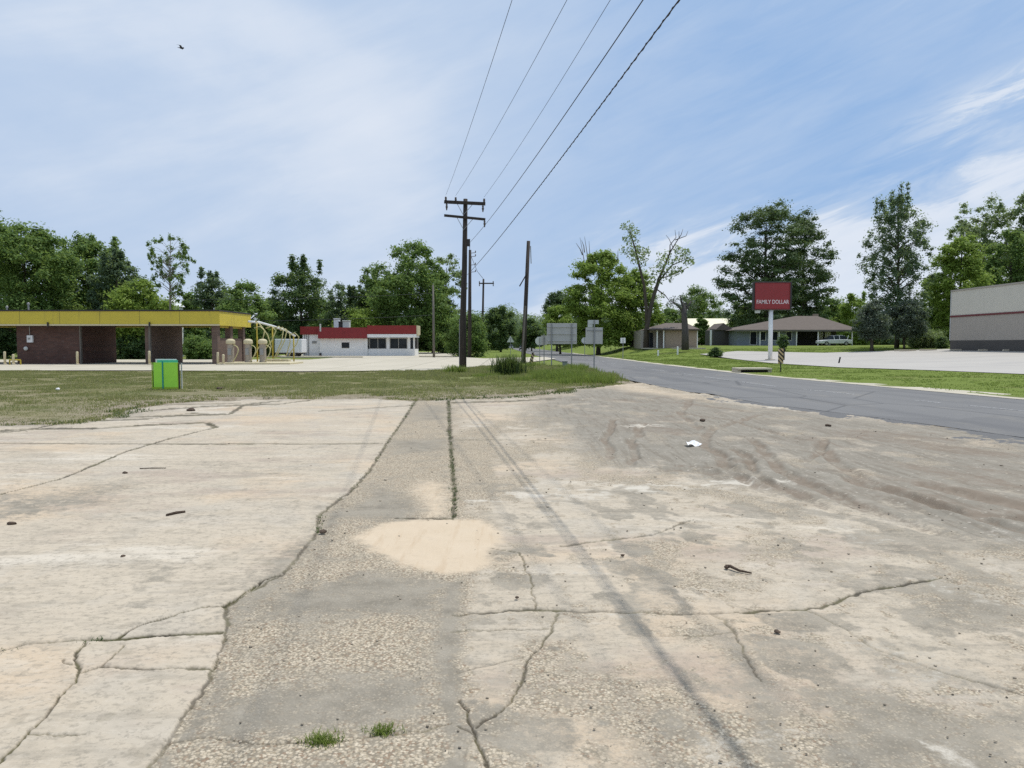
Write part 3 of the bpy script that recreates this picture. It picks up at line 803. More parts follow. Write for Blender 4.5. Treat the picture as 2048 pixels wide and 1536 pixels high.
    mka = np.stack([smooth, np.clip(grey, 0, 0.96), np.clip(sand, 0, 1), np.clip(dirt * (0.55 + 0.45 * ss(0.25, 0.5, gmid)), 0, 1)], 1)
    mkb = np.stack([np.clip(cr, 0, 1), np.clip(brown, 0, 1), np.clip(pale, 0, 1), np.clip(asp, 0, 1)], 1)
    z = 0.010 * (fbm(X * 0.8, Y * 0.8, 3, 200) - 0.5) + 0.004 * (gfin - 0.5)
    z += (1 - smooth) * 0.008 * (fbm(X * 14, Y * 14, 3, 210) - 0.5)
    z -= 0.014 * depth * (1 - 0.5 * sand)
    z += 0.012 * ss(-0.02, 0.02, slab) * ss(20, 12, Y)
    z += 0.010 * dirt * ss(0.45, 0.6, gmid) * np.sin((Y * 1.0 - X * 0.45 + w2 * 1.2) * 40) * tr
    z += rel * np.clip(dirt, 0, 1) + 0.03 * dirt * (fbm(X * 2.2, Y * 2.2, 4, 220) - 0.5) + 0.006 * brown * (lines - 0.5)
    z += 0.006 * sand
    return mka, mkb, z

# lot sheet: finer towards the viewer's end, where the surface is seen close to
rows = [gnd(1024, py)[1] for py in np.arange(1700, 764, -1.5)]
rows = np.array([-11.5, -8, -5, -3, -1.5, -0.5, 0.3, 0.9, 1.4, 1.8] + [r for r in rows if r > 2.0])
tt_ = np.concatenate([np.linspace(-1.25, -0.78, 60)[:-1], np.arange(-0.78, 0.78, 0.00135), np.linspace(0.78, 1.25, 60)])
YY, TT = np.meshgrid(rows, tt_, indexing='ij')
XX = TT * np.maximum(np.abs(YY), 2.0 + 0.0 * YY) * 1.0
XX = np.where(YY < 2.0, TT * (2.0 + (2.0 - YY) * 0.4), XX)
XX = XX + np.sign(TT) * np.clip((np.abs(TT) - 0.78) / 0.47, 0, 1) * 13.0
Xf, Yf = XX.ravel(), YY.ravel()
mka, mkb, zl = lot_masks(Xf, Yf)
edge = sd(Xf, Yf, LOT) + (fbm(Xf * 2.2, Yf * 1.4, 4, 300) - 0.5) * 0.9 * np.clip(Yf / 14, 0, 1.2)
zl = zl - 0.05 * ss(0.35, -0.1, edge) * (Yf > 6)
nr, nc = YY.shape
idx = np.arange(nr * nc).reshape(nr, nc)
Fq = np.stack([idx[:-1, :-1].ravel(), idx[:-1, 1:].ravel(), idx[1:, 1:].ravel(), idx[1:, :-1].ravel()], 1)
keep = (edge[Fq] > -0.12).all(1)
Fq = Fq[keep]
used = np.unique(Fq); remap = np.full(nr * nc, -1, np.int64); remap[used] = np.arange(len(used))
struct(npmesh('lot_pavement', np.stack([Xf, Yf, zl], 1)[used], remap[Fq], 'lot_concrete', attrs={'mka': mka[used], 'mkb': mkb[used]}, smooth=True))

# base ground
gy = np.concatenate([[-70, -45, -25, -14, -8, -4, 0], np.arange(2, 62, 0.3), np.arange(62, 130, 1.5), np.arange(130, 300, 8), [320, 360, 420, 500, 620, 800, 1200, 2000]])
gx = np.concatenate([[-1500, -900, -600, -400, -300, -220, -170, -130, -105, -85], np.arange(-70, 70, 0.45), [85, 105, 130, 170, 220, 300, 400, 600, 900, 1500]])
GX, GY = np.meshgrid(gx, gy)
Xg, Yg = GX.ravel(), GY.ravel()
eg = sd(Xg, Yg, LOT)
rl, rr = road_l(Yg), road_r(Yg)
zg = tz(Xg, Yg)
inroad = ss(-0.6, 0.2, np.minimum(Xg - rl, rr - Xg))
nn = fbm(Xg * 0.7, Yg * 0.7, 4, 400) - 0.5
zg = zg + np.where(eg < 0, 0.015 + 0.06 * nn * ss(0, 3, -eg), -0.12)
zg = zg - 0.10 * inroad
side = ss(-1.5, 0.5, Xg - rr)
lushm = np.clip(side + ss(60, 85, Yg) * 0.85 + 0.75 * ss(-6, 0, Xg) * ss(28, 34, Yg), 0, 1)
soilm = np.clip(ss(2.2, 0.2, -eg + nn * 2.6) * (Xg < 6) * 0.85 + ss(0.45, 0.62, fbm(Xg * 0.35 + 40, Yg * 0.35, 4, 410)) * 0.30 * (1 - lushm), 0, 1)
soilm = np.maximum(soilm, ss(0.9, 0.0, Xg - rr) * ss(-0.6, 0, Xg - rr) * 0.8 * (Yg < 120))
mk = np.stack([lushm, soilm, 0 * lushm, 0 * lushm + 1], 1)
ng, mg = GX.shape
ii = np.arange(ng * mg).reshape(ng, mg)
Fg = np.stack([ii[:-1, :-1].ravel(), ii[:-1, 1:].ravel(), ii[1:, 1:].ravel(), ii[1:, :-1].ravel()], 1)
struct(npmesh('ground', np.stack([Xg, Yg, zg], 1), Fg, 'ground_soil', attrs={'mk': mk}, smooth=True))

def ribbon(name, mat, ys, fl, fr, dz, nx=6):
    V = []; Q = []
    for y_ in ys:
        a, b = float(fl(y_)), float(fr(y_))
        for i in range(nx + 1):
            x_ = a + (b - a) * i / nx
            V.append((x_, y_, tzf(x_, y_) * 0 + dz))
    for j in range(len(ys) - 1):
        for i in range(nx):
            Q.append((j * (nx + 1) + i, j * (nx + 1) + i + 1, (j + 1) * (nx + 1) + i + 1, (j + 1) * (nx + 1) + i))
    return npmesh(name, V, Q, mat)
ry = list(np.arange(-60, 60, 1.0)) + list(np.arange(60, 420, 5.0))
struct(ribbon('road', 'asphalt', ry, lambda q: road_l(q) - (0.2 if q > 24 else -0.2), lambda q: road_r(q), 0.004, 8))
struct(ribbon('road_gutter', 'pale_concrete', [q for q in ry if q < 140], lambda q: road_r(q) + 0.02, lambda q: road_r(q) + 0.75 + 0.05 * max(0, 40 - q), 0.012, 2))
# centre line: worn dashes
mbl = MB()
cy = -50.0
def road_c(q): return np.interp(q, [-60, 5, 18, 28, 50, 100, 400], [29.5, 15.0, 12.15, 9.9, 8.6, 7.3, 1.5])
while cy < 150:
    for k in range(4):
        y0, y1 = cy + k * 0.9, cy + (k + 1) * 0.9
        if random.random() < 0.2: continue
        c0, c1 = float(road_c(y0)), float(road_c(y1))
        mbl.add([(c0 - 0.045, y0, 0.009), (c0 + 0.045, y0, 0.009), (c1 + 0.045, y1, 0.009), (c1 - 0.045, y1, 0.009)], [(0, 1, 2, 3)])
    cy += 5.2
struct(mesh('road_markings', mbl, 'line_paint'))

def sheet(name, poly, mat, dz, step):
    poly = [tuple(p) for p in poly]
    P = np.array(poly)
    xs = np.arange(P[:, 0].min(), P[:, 0].max(), step); ys = np.arange(P[:, 1].min(), P[:, 1].max(), step)
    a, b = np.meshgrid(xs, ys); a = a.ravel(); b = b.ravel()
    k = sd(a, b, P) > step * 0.3
    pts = [Vector(p) for p in poly] + [Vector((x_, y_)) for x_, y_ in zip(a[k], b[k])]
    n = len(poly)
    r = delaunay_2d_cdt(pts, [], [list(range(n))], 1, 1e-5)
    V = [(p.x, p.y, tzf(p.x, p.y) + dz) for p in r[0]]
    mb = MB(); mb.v = V; mb.f = [tuple(f) for f in r[2]]
    o = mesh(name, mb, mat)
    return struct(o)
wash = [gnd(*p) for p in [(-400, 743), (300, 743), (600, 745), (850, 743), (930, 739), (985, 733), (1030, 729)]] + [(2.0, 66), (4.6, 78), (3.9, 90), (-3, 80), (-5, 86)] + [(-8, 100), (-9, 140), (-30, 140), (-31, 92), (-20, 86), (-20, 74), (-80, 74), (-80, 46)]
sheet('driveway', wash, 'pale_concrete', 0.07, 3.0)
storelot = [(21.5, 86)] + [gt(*p) for p in [(1470, 719), (1540, 727), (1680, 736), (1860, 742), (2048, 750), (2300, 765)]] + [(75, 55), (80, 82), (44, 80), (34, 82), (27, 90)]
sheet('parking_lot', storelot, 'store_concrete', 0.05, 2.0)

# ------------------------------------------------------------------ grass
def blades(name, P, hgt, wid, mat, rng, lean=0.5, per=5, spread=0.06):
    """P (n,3) clump places; every clump a few bent blades"""
    n = len(P); N = n * per
    base = np.repeat(P, per, 0) + np.concatenate([rng.normal(0, 1, (N, 2)) * np.repeat(np.atleast_1d(spread) if np.ndim(spread) else np.full(n, spread), per)[:, None], np.zeros((N, 1))], 1)
    h = np.repeat(hgt, per) * rng.uniform(0.5, 1.2, N)
    a = rng.uniform(0, 2 * np.pi, N)
    dx, dy = np.cos(a), np.sin(a)
    l = rng.uniform(0.1, lean, N) * h
    wv = np.repeat(wid, per) * rng.uniform(0.6, 1.3, N)
    px_, py_ = -dy * wv / 2, dx * wv / 2
    z0 = base[:, 2] - 0.01
    v0 = np.stack([base[:, 0] - px_, base[:, 1] - py_, z0], 1); v1 = np.stack([base[:, 0] + px_, base[:, 1] + py_, z0], 1)
    mxx, myy = base[:, 0] + dx * l * 0.4, base[:, 1] + dy * l * 0.4
    v2 = np.stack([mxx + px_ * .8, myy + py_ * .8, z0 + h * 0.6], 1); v3 = np.stack([mxx - px_ * .8, myy - py_ * .8, z0 + h * 0.6], 1)
    v4 = np.stack([base[:, 0] + dx * l + px_ * .15, base[:, 1] + dy * l + py_ * .15, z0 + h], 1); v5 = np.stack([base[:, 0] + dx * l - px_ * .15, base[:, 1] + dy * l - py_ * .15, z0 + h], 1)
    V = np.stack([v0, v1, v2, v3, v4, v5], 1).reshape(-1, 3)
    o = np.arange(N)[:, None] * 6
    Q = np.concatenate([o + np.array([[0, 1, 2, 3]]), o + np.array([[3, 2, 4, 5]])], 0)
    cv = np.repeat(rng.uniform(0, 1, n), per) * 0.5 + rng.uniform(0, 1, N) * 0.5
    va = np.repeat(np.stack([cv, rng.uniform(0, 1, N) ** 3, 0 * cv, 0 * cv + 1], 1), 6, 0)
    return V, Q, va

rng = np.random.default_rng(5)
def scatter(n, xr, yr, test, z=None):
    X_ = rng.uniform(*xr, n); Y_ = rng.uniform(*yr, n)
    k = test(X_, Y_); X_, Y_ = X_[k], Y_[k]
    return np.stack([X_, Y_, tz(X_, Y_) + 0.0], 1)
washp = np.array(wash)
def t_left(X_, Y_):
    e = sd(X_, Y_, LOT)
    g = fbm(X_ * 0.8, Y_ * 0.8, 4, 500) + (fbm(X_ * 0.2, Y_ * 0.25, 3, 505) - .5) * 0.6
    return (e < 0.25) & (sd(X_, Y_, washp) < 0.15) & (X_ < road_l(Y_) - 0.4) & (g > 0.34) & ((e < -0.5) | (g > 0.5)) & (np.abs(X_ / np.maximum(Y_, 1)) < 0.82)
P = scatter(130000, (-34, 6), (12, 52), t_left)
hh = 0.035 + 0.06 * fbm(P[:, 0] * 0.6, P[:, 1] * 0.6, 3, 520) ** 2 * 2
near_r = ss(-9, 0, P[:, 0]) * ss(30, 36, P[:, 1])
hh = hh * (1 + near_r * 1.6)
V, Q, va = blades('grass', P, hh, 0.012 + 0.010 * (P[:, 1] / 30), 'blade_dry', rng)
stuff(npmesh('verge_grass', V, Q, 'blade_dry', attrs={'var': va}), 'short dry mown grass between the cracked lot and the driveway', 'grass')
def t_right(X_, Y_):
    return (X_ > road_r(Y_) + 0.9) & (sd(X_, Y_, np.array(storelot)) < 0) & (fbm(X_ * 0.5, Y_ * 0.5, 3, 530) > 0.36)
P = scatter(60000, (9, 48), (18, 95), t_right); P = P[np.abs(P[:, 0] / P[:, 1]) < 0.8]
V, Q, va = blades('grass', P, np.full(len(P), 0.06), 0.014 + 0.012 * (P[:, 1] / 30), 'blade_lush', rng, per=5)
stuff(npmesh('roadside_grass', V, Q, 'blade_lush', attrs={'var': va}), 'bright green mown grass along the far side of the road', 'grass')
# rank weeds at the corner round the sign posts
wp = np.array([gnd(*p) for p in [(880, 742), (930, 752), (1010, 760), (1090, 765), (1160, 772), (1238, 766), (1215, 752), (1150, 735), (1060, 733), (985, 737), (930, 740)]])
def t_weed(X_, Y_): return (sd(X_, Y_, wp) > -0.3) & (fbm(X_ * 0.9, Y_ * 0.9, 4, 540) > 0.36)
P = scatter(12000, (-6, 6), (28, 56), t_weed)
wh = (0.12 + 0.30 * ss(0.35, 0.75, fbm(P[:, 0] * 0.7, P[:, 1] * 0.5, 3, 545))) * (0.35 + 0.65 * ss(-3, 1.5, P[:, 0]))
V, Q, va = blades('w', P, wh, np.full(len(P), 0.022), 'blade_lush', rng, lean=0.6, per=6, spread=0.10)
stuff(npmesh('roadside_weeds', V, Q, 'blade_lush', attrs={'var': va}), 'tall green weeds growing round the sign posts at the corner', 'weeds')
# creeping growth along the lot's ragged edge
def t_edge(X_, Y_):
    e = sd(X_, Y_, LOT)
    return (np.abs(e + (fbm(X_, Y_, 3, 550) - .5) * 1.6) < 0.35) & (fbm(X_ * 0.7, Y_ * 0.7, 3, 555) > 0.46) & (X_ < 4)
P = scatter(30000, (-24, 5), (12, 34), t_edge)
jw = []
for a_, b_, n_ in (((897, 800), (900, 870), 60), ((900, 870), (905, 935), 40), ((905, 935), (910, 985), 22), ((910, 985), (907, 1036), 26), ((832, 800), (775, 885), 60), ((775, 885), (700, 985), 30), ((640, 1030), (634, 1068), 14), ((0, 1305), (230, 1280), 10)):
    g0, g1 = np.array(gnd(*a_)), np.array(gnd(*b_))
    for f_ in rng.uniform(0, 1, n_):
        q_ = g0 + (g1 - g0) * f_; jw.append((q_[0] + rng.normal(0, .015), q_[1], 0.0))
P_joint = np.array(jw)
V, Q, va = blades('e', P, np.full(len(P), 0.06), np.full(len(P), 0.018), 'blade_dry', rng, lean=1.2, per=4, spread=0.05)
stuff(npmesh('edge_weeds', V, Q, 'blade_dark', attrs={'var': va}), 'low creeping weeds along the ragged edge of the lot', 'weeds')
V, Q, va = blades('j', P_joint, np.full(len(P_joint), 0.028), np.full(len(P_joint), 0.007), 'blade_dark', rng, lean=1.5, per=5, spread=0.02)
stuff(npmesh('joint_weeds', V, Q, 'blade_dark', attrs={'var': va}), 'small weeds rooted in the joints and cracks of the lot', 'weeds')
# loose gravel on the lot: real small stones
n = 600
a_ = rng.uniform(-0.72, 0.72, n); yg_ = 2.6 + 13 * rng.uniform(0, 1, n) ** 1.7
gxp, gyp = a_ * yg_, yg_
mbg = MB()
ico = bmesh.new(); bmesh.ops.create_icosphere(ico, subdivisions=1, radius=1.0)
iv = np.array([v_.co[:] for v_ in ico.verts]); ifc = np.array([[v_.index for v_ in f_.verts] for f_ in ico.faces]); ico.free()
rs = rng.uniform(0.003, 0.009, n) * np.clip(gyp / 5, 0.8, 1.8)
jit = rng.uniform(0.65, 1.3, (n, len(iv), 1))
sc3 = np.stack([rs * rng.uniform(0.8, 1.5, n), rs * rng.uniform(0.8, 1.4, n), rs * 0.6], 1)
V = iv[None] * jit * sc3[:, None, :] + np.stack([gxp, gyp, rs * 0.3 + 0.004], 1)[:, None, :]
Q = (ifc[None] + (np.arange(n) * len(iv))[:, None, None]).reshape(-1, 3)
vv = np.repeat(np.stack([rng.uniform(0, 1, n), 0 * rs, 0 * rs, 0 * rs + 1], 1), len(iv), 0)
m, t = newmat('gravel_stone')
vq = t.sepc(t.attr('var').outputs['Color'])
t.pbr(t.mix(vq[0], (0.17, 0.14, 0.105), (0.50, 0.43, 0.33)), 0.9)
k_ = sd(gxp, gyp, LOT) > 0.3
stuff(npmesh('gravel', V.reshape(-1, 3), Q[np.repeat(k_, len(ifc))], 'gravel_stone', attrs={'var': vv}), 'loose gravel strewn over the cracked lot', 'gravel')

# ------------------------------------------------------------------ trees
def leaf_quads(C, size, nrm, rng, var):
    n = len(C)
    nrm = nrm / (np.linalg.norm(nrm, axis=1, keepdims=True) + 1e-9)
    r = rng.normal(0, 1, (n, 3))
    u = np.cross(nrm, r); u /= (np.linalg.norm(u, axis=1, keepdims=True) + 1e-9)
    v_ = np.cross(nrm, u)
    s = size[:, None]
    a = rng.uniform(0.75, 1.35, (n, 1))
    fold = nrm * s * rng.uniform(-0.25, 0.25, (n, 1))
    V = np.stack([C - u * s * a, C - v_ * s * 0.55 + fold, C + u * s * a, C + v_ * s * 0.55 - fold], 1).reshape(-1, 3)
    Q = np.arange(n * 4).reshape(n, 4)
    return V, Q, np.repeat(var, 4, 0)

PROF = {
    'round': [(0, 0.45), (0.2, 0.85), (0.45, 1.0), (0.7, 0.88), (0.88, 0.55), (1, 0.15)],
    'broad': [(0, 0.75), (0.2, 0.98), (0.5, 1.0), (0.75, 0.80), (0.92, 0.48), (1, 0.15)],
    'cone': [(0, 0.75), (0.2, 1.0), (0.5, 0.78), (0.75, 0.52), (0.92, 0.25), (1, 0.06)],
    'column': [(0, 0.7), (0.15, 0.80), (0.4, 1.0), (0.7, 0.85), (0.9, 0.55), (1, 0.12)],
    'vase': [(0, 0.30), (0.25, 0.6), (0.6, 1.0), (0.85, 0.85), (1, 0.3)],
    'pine': [(0, 0.75), (0.15, 0.95), (0.4, 1.0), (0.6, 0.95), (0.8, 0.78), (0.93, 0.58), (1, 0.28)],
}
def tree(name, label, cat, pxc, pytop, wpx, Y, pybot, prof, leaf, seed, nclump=70, per=110, leafs=0.26, crad=0.16, flat=0.75,
         bark='bark', group=None, trunk_r=None, lean=0.0, surf=0.45, tips=0, limbs=14, base_py=None, upbr=False, depth=1.0, dens=1.7, stemtop=0.85):
    rg = np.random.default_rng(seed)
    x0 = at(pxc, 700, Y)[0]
    z0 = tzf(x0, Y)
    top = at(pxc, pytop, Y)[2]; bot = max(at(pxc, pybot, Y)[2], z0 + 0.1)
    W = wpx / F * Y / 2; Hc = top - bot
    root = thing(name, label, cat, (x0, Y, z0 - 0.05), group)
    pr = PROF[prof]; ph = [q[0] for q in pr]; pw = [q[1] for q in pr]
    # uneven outline: every direction reaches out differently
    ang_n = 5
    nclump = int(nclump * dens); crad = crad * 1.28
    amp = rg.uniform(0.84, 1.14, (ang_n, 7))
    hs = np.linspace(0.02, 0.98, 200); wts = np.interp(hs, ph, pw); wts /= wts.sum()
    h = rg.choice(hs, nclump, p=wts) + rg.normal(0, 0.01, nclump)
    th = rg.uniform(0, 2 * np.pi, nclump)
    rad = rg.uniform(0, 1, nclump) ** surf * (1.0 - crad * 0.45)
    lob = amp[(th / (2 * np.pi) * ang_n).astype(int) % ang_n, np.clip((h * 7).astype(int), 0, 6)]
    rr_ = rad * np.interp(h, ph, pw) * W * lob
    cx = x0 + rr_ * np.cos(th) + lean * h * W; cyy = Y + rr_ * np.sin(th) * depth; cz = bot + h * Hc
    C = np.stack([cx, cyy, cz], 1)
    if tips:   # leading shoots that stand out of the outline
        ta = rg.uniform(0, 2 * np.pi, tips); tr_ = rg.uniform(0.05, 0.75, tips) * W
        for k in range(tips):
            hb = rg.uniform(0.78, 0.95); 
            sx, sy = x0 + tr_[k] * math.cos(ta[k]), Y + tr_[k] * math.sin(ta[k])
            for q in range(5):
                C = np.vstack([C, [[sx, sy, bot + Hc * (hb + q * 0.035)]]])
    nC = len(C)
    cr_ = crad * W * rg.uniform(0.6, 1.35, nC)
    if tips: cr_[nclump:] *= 0.55
    cnt = np.maximum((1.85 * per * (cr_ / (crad * W)) ** 1.5).astype(int), 8)
    ci = np.repeat(np.arange(nC), cnt); N = len(ci)
    dirs = rg.normal(0, 1, (N, 3)); dirs /= np.linalg.norm(dirs, axis=1, keepdims=True)
    rad_l = np.minimum(np.abs(rg.normal(0, 0.58, N)) + 0.15, 1.12)
    sq = rg.uniform(0.65, 1.4, (nC, 3))
    off = dirs * rad_l[:, None] * cr_[ci][:, None] * sq[ci]
    off[:, 2] *= flat
    if upbr: off[:, 2] = off[:, 2] * 1.8 
    L = C[ci] + off
    L[:, 2] = np.maximum(L[:, 2], z0 + 0.05)
    nrm = dirs * 0.7 + rg.normal(0, 0.6, (N, 3)) + np.array([0, 0, 0.8])
    cvar = rg.uniform(0, 1, nC)
    var = np.stack([np.clip(0.55 * cvar[ci] + 0.45 * rg.uniform(0, 1, N), 0, 1), rg.uniform(0, 1, N) ** 3, 0 * L[:, 0], 0 * L[:, 0] + 1], 1)
    size = leafs * 0.66 * rg.uniform(0.55, 1.25, N)
    V, Q, va = leaf_quads(L, size, nrm, rg, var)
    npmesh('crown', V, Q, leaf, parent=root, attrs={'var': va})
    # trunk and limbs
    mb = MB()
    tr0 = trunk_r or max(0.12, 0.022 * (top - z0))
    pts = []; ra = []
    for i in range(9):
        f_ = i / 8
        hz = z0 - 0.1 + (bot + Hc * stemtop - z0) * f_
        pts.append((x0 + lean * W * max(0, (hz - bot) / Hc) + 0.05 * W * math.sin(3 * f_ + seed), Y + 0.04 * W * math.cos(2.5 * f_ + seed), hz)); ra.append(tr0 * (1.25 if i == 0 else 1) * (1 - 0.85 * f_))
    mb.tube(pts, ra, 8)
    pick = rg.choice(nclump, min(limbs, nclump), replace=False)
    for i in pick:
        tgt = Vector(C[i])
        hs_ = max(bot - 0.05 * Hc, min(tgt.z - rg.uniform(0.25, 0.6) * (abs(tgt.x - x0) + 0.3 * Hc * 0.3), bot + 0.75 * Hc))
        f_ = min(max((hs_ - z0) / (bot + Hc * stemtop - z0), 0), 0.95)
        j = int(f_ * 8); a0 = Vector(pts[j]).lerp(Vector(pts[min(j + 1, 8)]), f_ * 8 - j)
        mid = a0.lerp(tgt, 0.5) + Vector((0, 0, 0.10 * (tgt - a0).length))
        r0 = tr0 * (1 - 0.85 * f_) * 0.55
        mb.tube([a0, a0.lerp(mid, .55) + Vector((rg.normal(0, .05), 0, 0)), mid, mid.lerp(tgt, .6), tgt], [r0, r0 * .8, r0 * .6, r0 * .4, r0 * 0.15], 5)
    mesh('trunk', mb, bark, parent=root, smooth=True)
    return root

TREES = 'trees standing behind the buildings'
tree('broadleaf_tree', 'dark treetop rising behind the big pale crown at the far left', 'tree', -25, 432, 190, 112, 640, 'broad', 'leaf_dark', 11, 60, 110, 0.32)
tree('broadleaf_tree', 'big wide light green crown above the left end of the yellow roof', 'tree', 48, 452, 250, 86, 660, 'broad', 'leaf_mid', 12, 130, 130, 0.27, 0.13, limbs=20)
tree('broadleaf_tree', 'spiky topped green tree right of the big wide crown', 'tree', 180, 478, 170, 94, 668, 'round', 'leaf_mid', 13, 95, 120, 0.28, 0.14, tips=9)
tree('broadleaf_tree', 'medium bluish green tree between spiky topped and slender trees', 'tree', 240, 512, 120, 88, 672, 'round', 'leaf_blue', 14, 70, 110, 0.26, 0.16, tips=4)
tree('broadleaf_tree', 'low bright bushy tree behind the yellow roof, left of slender tree', 'tree', 285, 566, 140, 82, 680, 'broad', 'leaf_bright', 15, 60, 110, 0.24, 0.17)
tree('sapling_tree', 'slender see-through tree with upswept branches above the yellow roof', 'tree', 345, 470, 96, 80, 606, 'vase', 'leaf_mid', 16, 60, 40, 0.17, 0.085, bark='bark_pale', upbr=True, limbs=60, trunk_r=0.16, stemtop=0.97, dens=1.25)
tree('broadleaf_tree', 'small dark feathery tree right of the slender tree', 'tree', 425, 545, 78, 98, 660, 'round', 'leaf_blue', 17, 45, 75, 0.24, 0.2, tips=5)
tree('broadleaf_tree', 'low light green tree behind the right end of yellow roof', 'tree', 492, 567, 130, 93, 690, 'broad', 'leaf_mid', 18, 60, 110, 0.25, 0.16)
tree('broadleaf_tree', 'dark dense tree rising behind the white trailer', 'tree', 600, 525, 128, 122, 690, 'column', 'leaf_dark', 19, 75, 120, 0.30, 0.17, tips=3)
tree('broadleaf_tree', 'short bluish tree behind the left part of the red roof', 'tree', 683, 570, 86, 132, 690, 'round', 'leaf_blue', 20, 45, 90, 0.28, 0.2, tips=3)
tree('broadleaf_tree', 'dark leaning tree left of the tallest crown behind red roof', 'tree', 742, 548, 86, 134, 690, 'column', 'leaf_dark', 21, 50, 90, 0.30, 0.2)
tree('broadleaf_tree', 'tallest round crowned tree behind the red roofed building', 'tree', 818, 488, 200, 124, 690, 'broad', 'leaf_mid', 22, 135, 130, 0.32, 0.13, limbs=20)
tree('broadleaf_tree', 'open pale topped tree just left of the tall utility pole', 'tree', 892, 508, 84, 130, 680, 'vase', 'leaf_pale', 23, 55, 60, 0.27, 0.16, limbs=20)
tree('broadleaf_tree', 'dark understory tree between red roof and thin wooden pole', 'tree', 868, 590, 110, 128, 706, 'broad', 'leaf_dark', 24, 60, 110, 0.30, 0.18)
tree('shrub', 'round olive green bush directly behind the tall utility pole', 'bush', 932, 626, 100, 92, 711, 'broad', 'leaf_mid', 25, 70, 120, 0.17, 0.2, limbs=8)
tree('broadleaf_tree', 'dark green tree right of the round bush behind the poles', 'tree', 1000, 612, 76, 148, 694, 'broad', 'leaf_dark', 26, 55, 110, 0.30, 0.2)
tree('broadleaf_tree', 'dark tree leaning over the far end of the road', 'tree', 1062, 640, 60, 170, 692, 'broad', 'leaf_dark', 27, 45, 100, 0.33, 0.2)
tree('pine_tree', 'small dark pine left of the big bright roadside tree', 'tree', 1114, 582, 66, 160, 660, 'round', 'needle', 28, 45, 80, 0.33, 0.22, flat=0.5)
tree('broadleaf_tree', 'low leafy tree behind the large grey sign back', 'tree', 1122, 612, 80, 118, 690, 'broad', 'leaf_bright', 29, 55, 110, 0.26, 0.18)
bt = tree('broadleaf_tree', 'big bright green tree behind the highway signs with bare top twigs', 'tree', 1200, 503, 140, 108, 690, 'broad', 'leaf_bright', 30, 120, 130, 0.27, 0.14, limbs=18)
tree('broadleaf_tree', 'bright green bushy tree behind the forked sparse tree', 'tree', 1268, 538, 110, 112, 690, 'broad', 'leaf_bright', 31, 85, 120, 0.27, 0.16)
tree('broadleaf_tree', 'light green round tree behind the cut off trunk', 'tree', 1395, 576, 104, 166, 690, 'broad', 'leaf_mid', 32, 65, 110, 0.30, 0.17)
tree('broadleaf_tree', 'low green tree in front of the cream roof', 'tree', 1402, 632, 36, 120, 690, 'broad', 'leaf_mid', 33, 40, 90, 0.25, 0.2)
tree('pine_tree', 'tall dark spreading pine behind the red pole sign', 'tree', 1532, 406, 190, 126, 655, 'pine', 'needle', 34, 130, 100, 0.27, 0.135, dens=2.2, flat=0.5, limbs=40, surf=0.6)
tree('pine_tree', 'second dark pine touching the right side of the taller pine', 'tree', 1606, 424, 128, 130, 655, 'pine', 'needle', 35, 85, 95, 0.27, 0.17, dens=2.2, flat=0.5, limbs=30, surf=0.6)
tree('broadleaf_tree', 'low dark tree behind the left end of the ranch house roof', 'tree', 1490, 600, 90, 135, 690, 'broad', 'leaf_dark', 36, 50, 100, 0.3, 0.2)
tree('broadleaf_tree', 'hazy green tree behind the right half of the ranch house roof', 'tree', 1660, 600, 90, 150, 690, 'broad', 'leaf_mid', 37, 55, 100, 0.33, 0.2, tips=3)
tree('broadleaf_tree', 'yellow green tree between ranch house and dark shrub tree', 'tree', 1708, 594, 80, 142, 690, 'broad', 'leaf_bright', 38, 50, 100, 0.3, 0.2, tips=3)
tree('columnar_tree', 'tall see-through dark tree with many upright branches on the right', 'tree', 1790, 386, 146, 88, 640, 'column', 'leaf_blue', 39, 135, 58, 0.19, 0.11, dens=1.9, limbs=70, trunk_r=0.24, upbr=False, flat=1.2, stemtop=0.97, tips=5)
tree('shrub', 'dark drooping shrub tree on a short trunk by the store lot', 'bush', 1742, 600, 72, 82, 680, 'broad', 'leaf_grey', 40, 60, 100, 0.17, 0.2, limbs=20, trunk_r=0.2)
tree('broadleaf_tree', 'dark low tree beneath the tall see-through tree', 'tree', 1808, 600, 90, 84, 676, 'broad', 'leaf_grey', 41, 60, 100, 0.18, 0.19, limbs=20)
tree('broadleaf_tree', 'pale airy treetop above the left corner of the grey store', 'tree', 1962, 392, 130, 108, 600, 'vase', 'leaf_pale', 42, 75, 70, 0.25, 0.13, limbs=30)
tree('broadleaf_tree', 'dense yellow green tree behind the left corner of the grey store', 'tree', 1915, 468, 130, 92, 688, 'broad', 'leaf_bright', 43, 100, 120, 0.25, 0.15)
tree('broadleaf_tree', 'tall pale tree at the right edge behind the grey store', 'tree', 2052, 378, 120, 104, 620, 'column', 'leaf_pale', 44, 80, 90, 0.26, 0.14, limbs=25)
tree('broadleaf_tree', 'dense mid green tree behind the middle of the grey store', 'tree', 2015, 462, 150, 96, 680, 'broad', 'leaf_mid', 45, 110, 120, 0.26, 0.14)
tree('broadleaf_tree', 'shaded green tree filling the gap left of the grey store', 'tree', 1868, 540, 90, 100, 690, 'broad', 'leaf_mid', 46, 65, 110, 0.26, 0.18)
tree('shrub', 'pale silvery shrub in front of the trees left of the store', 'bush', 1852, 662, 74, 86, 700, 'broad', 'leaf_pale', 47, 45, 100, 0.14, 0.22, limbs=6)
tree('shrub', 'small dark bush against the left corner of the store', 'bush', 1884, 676, 30, 82, 700, 'round', 'leaf_dark', 48, 20, 70, 0.12, 0.3, limbs=4)
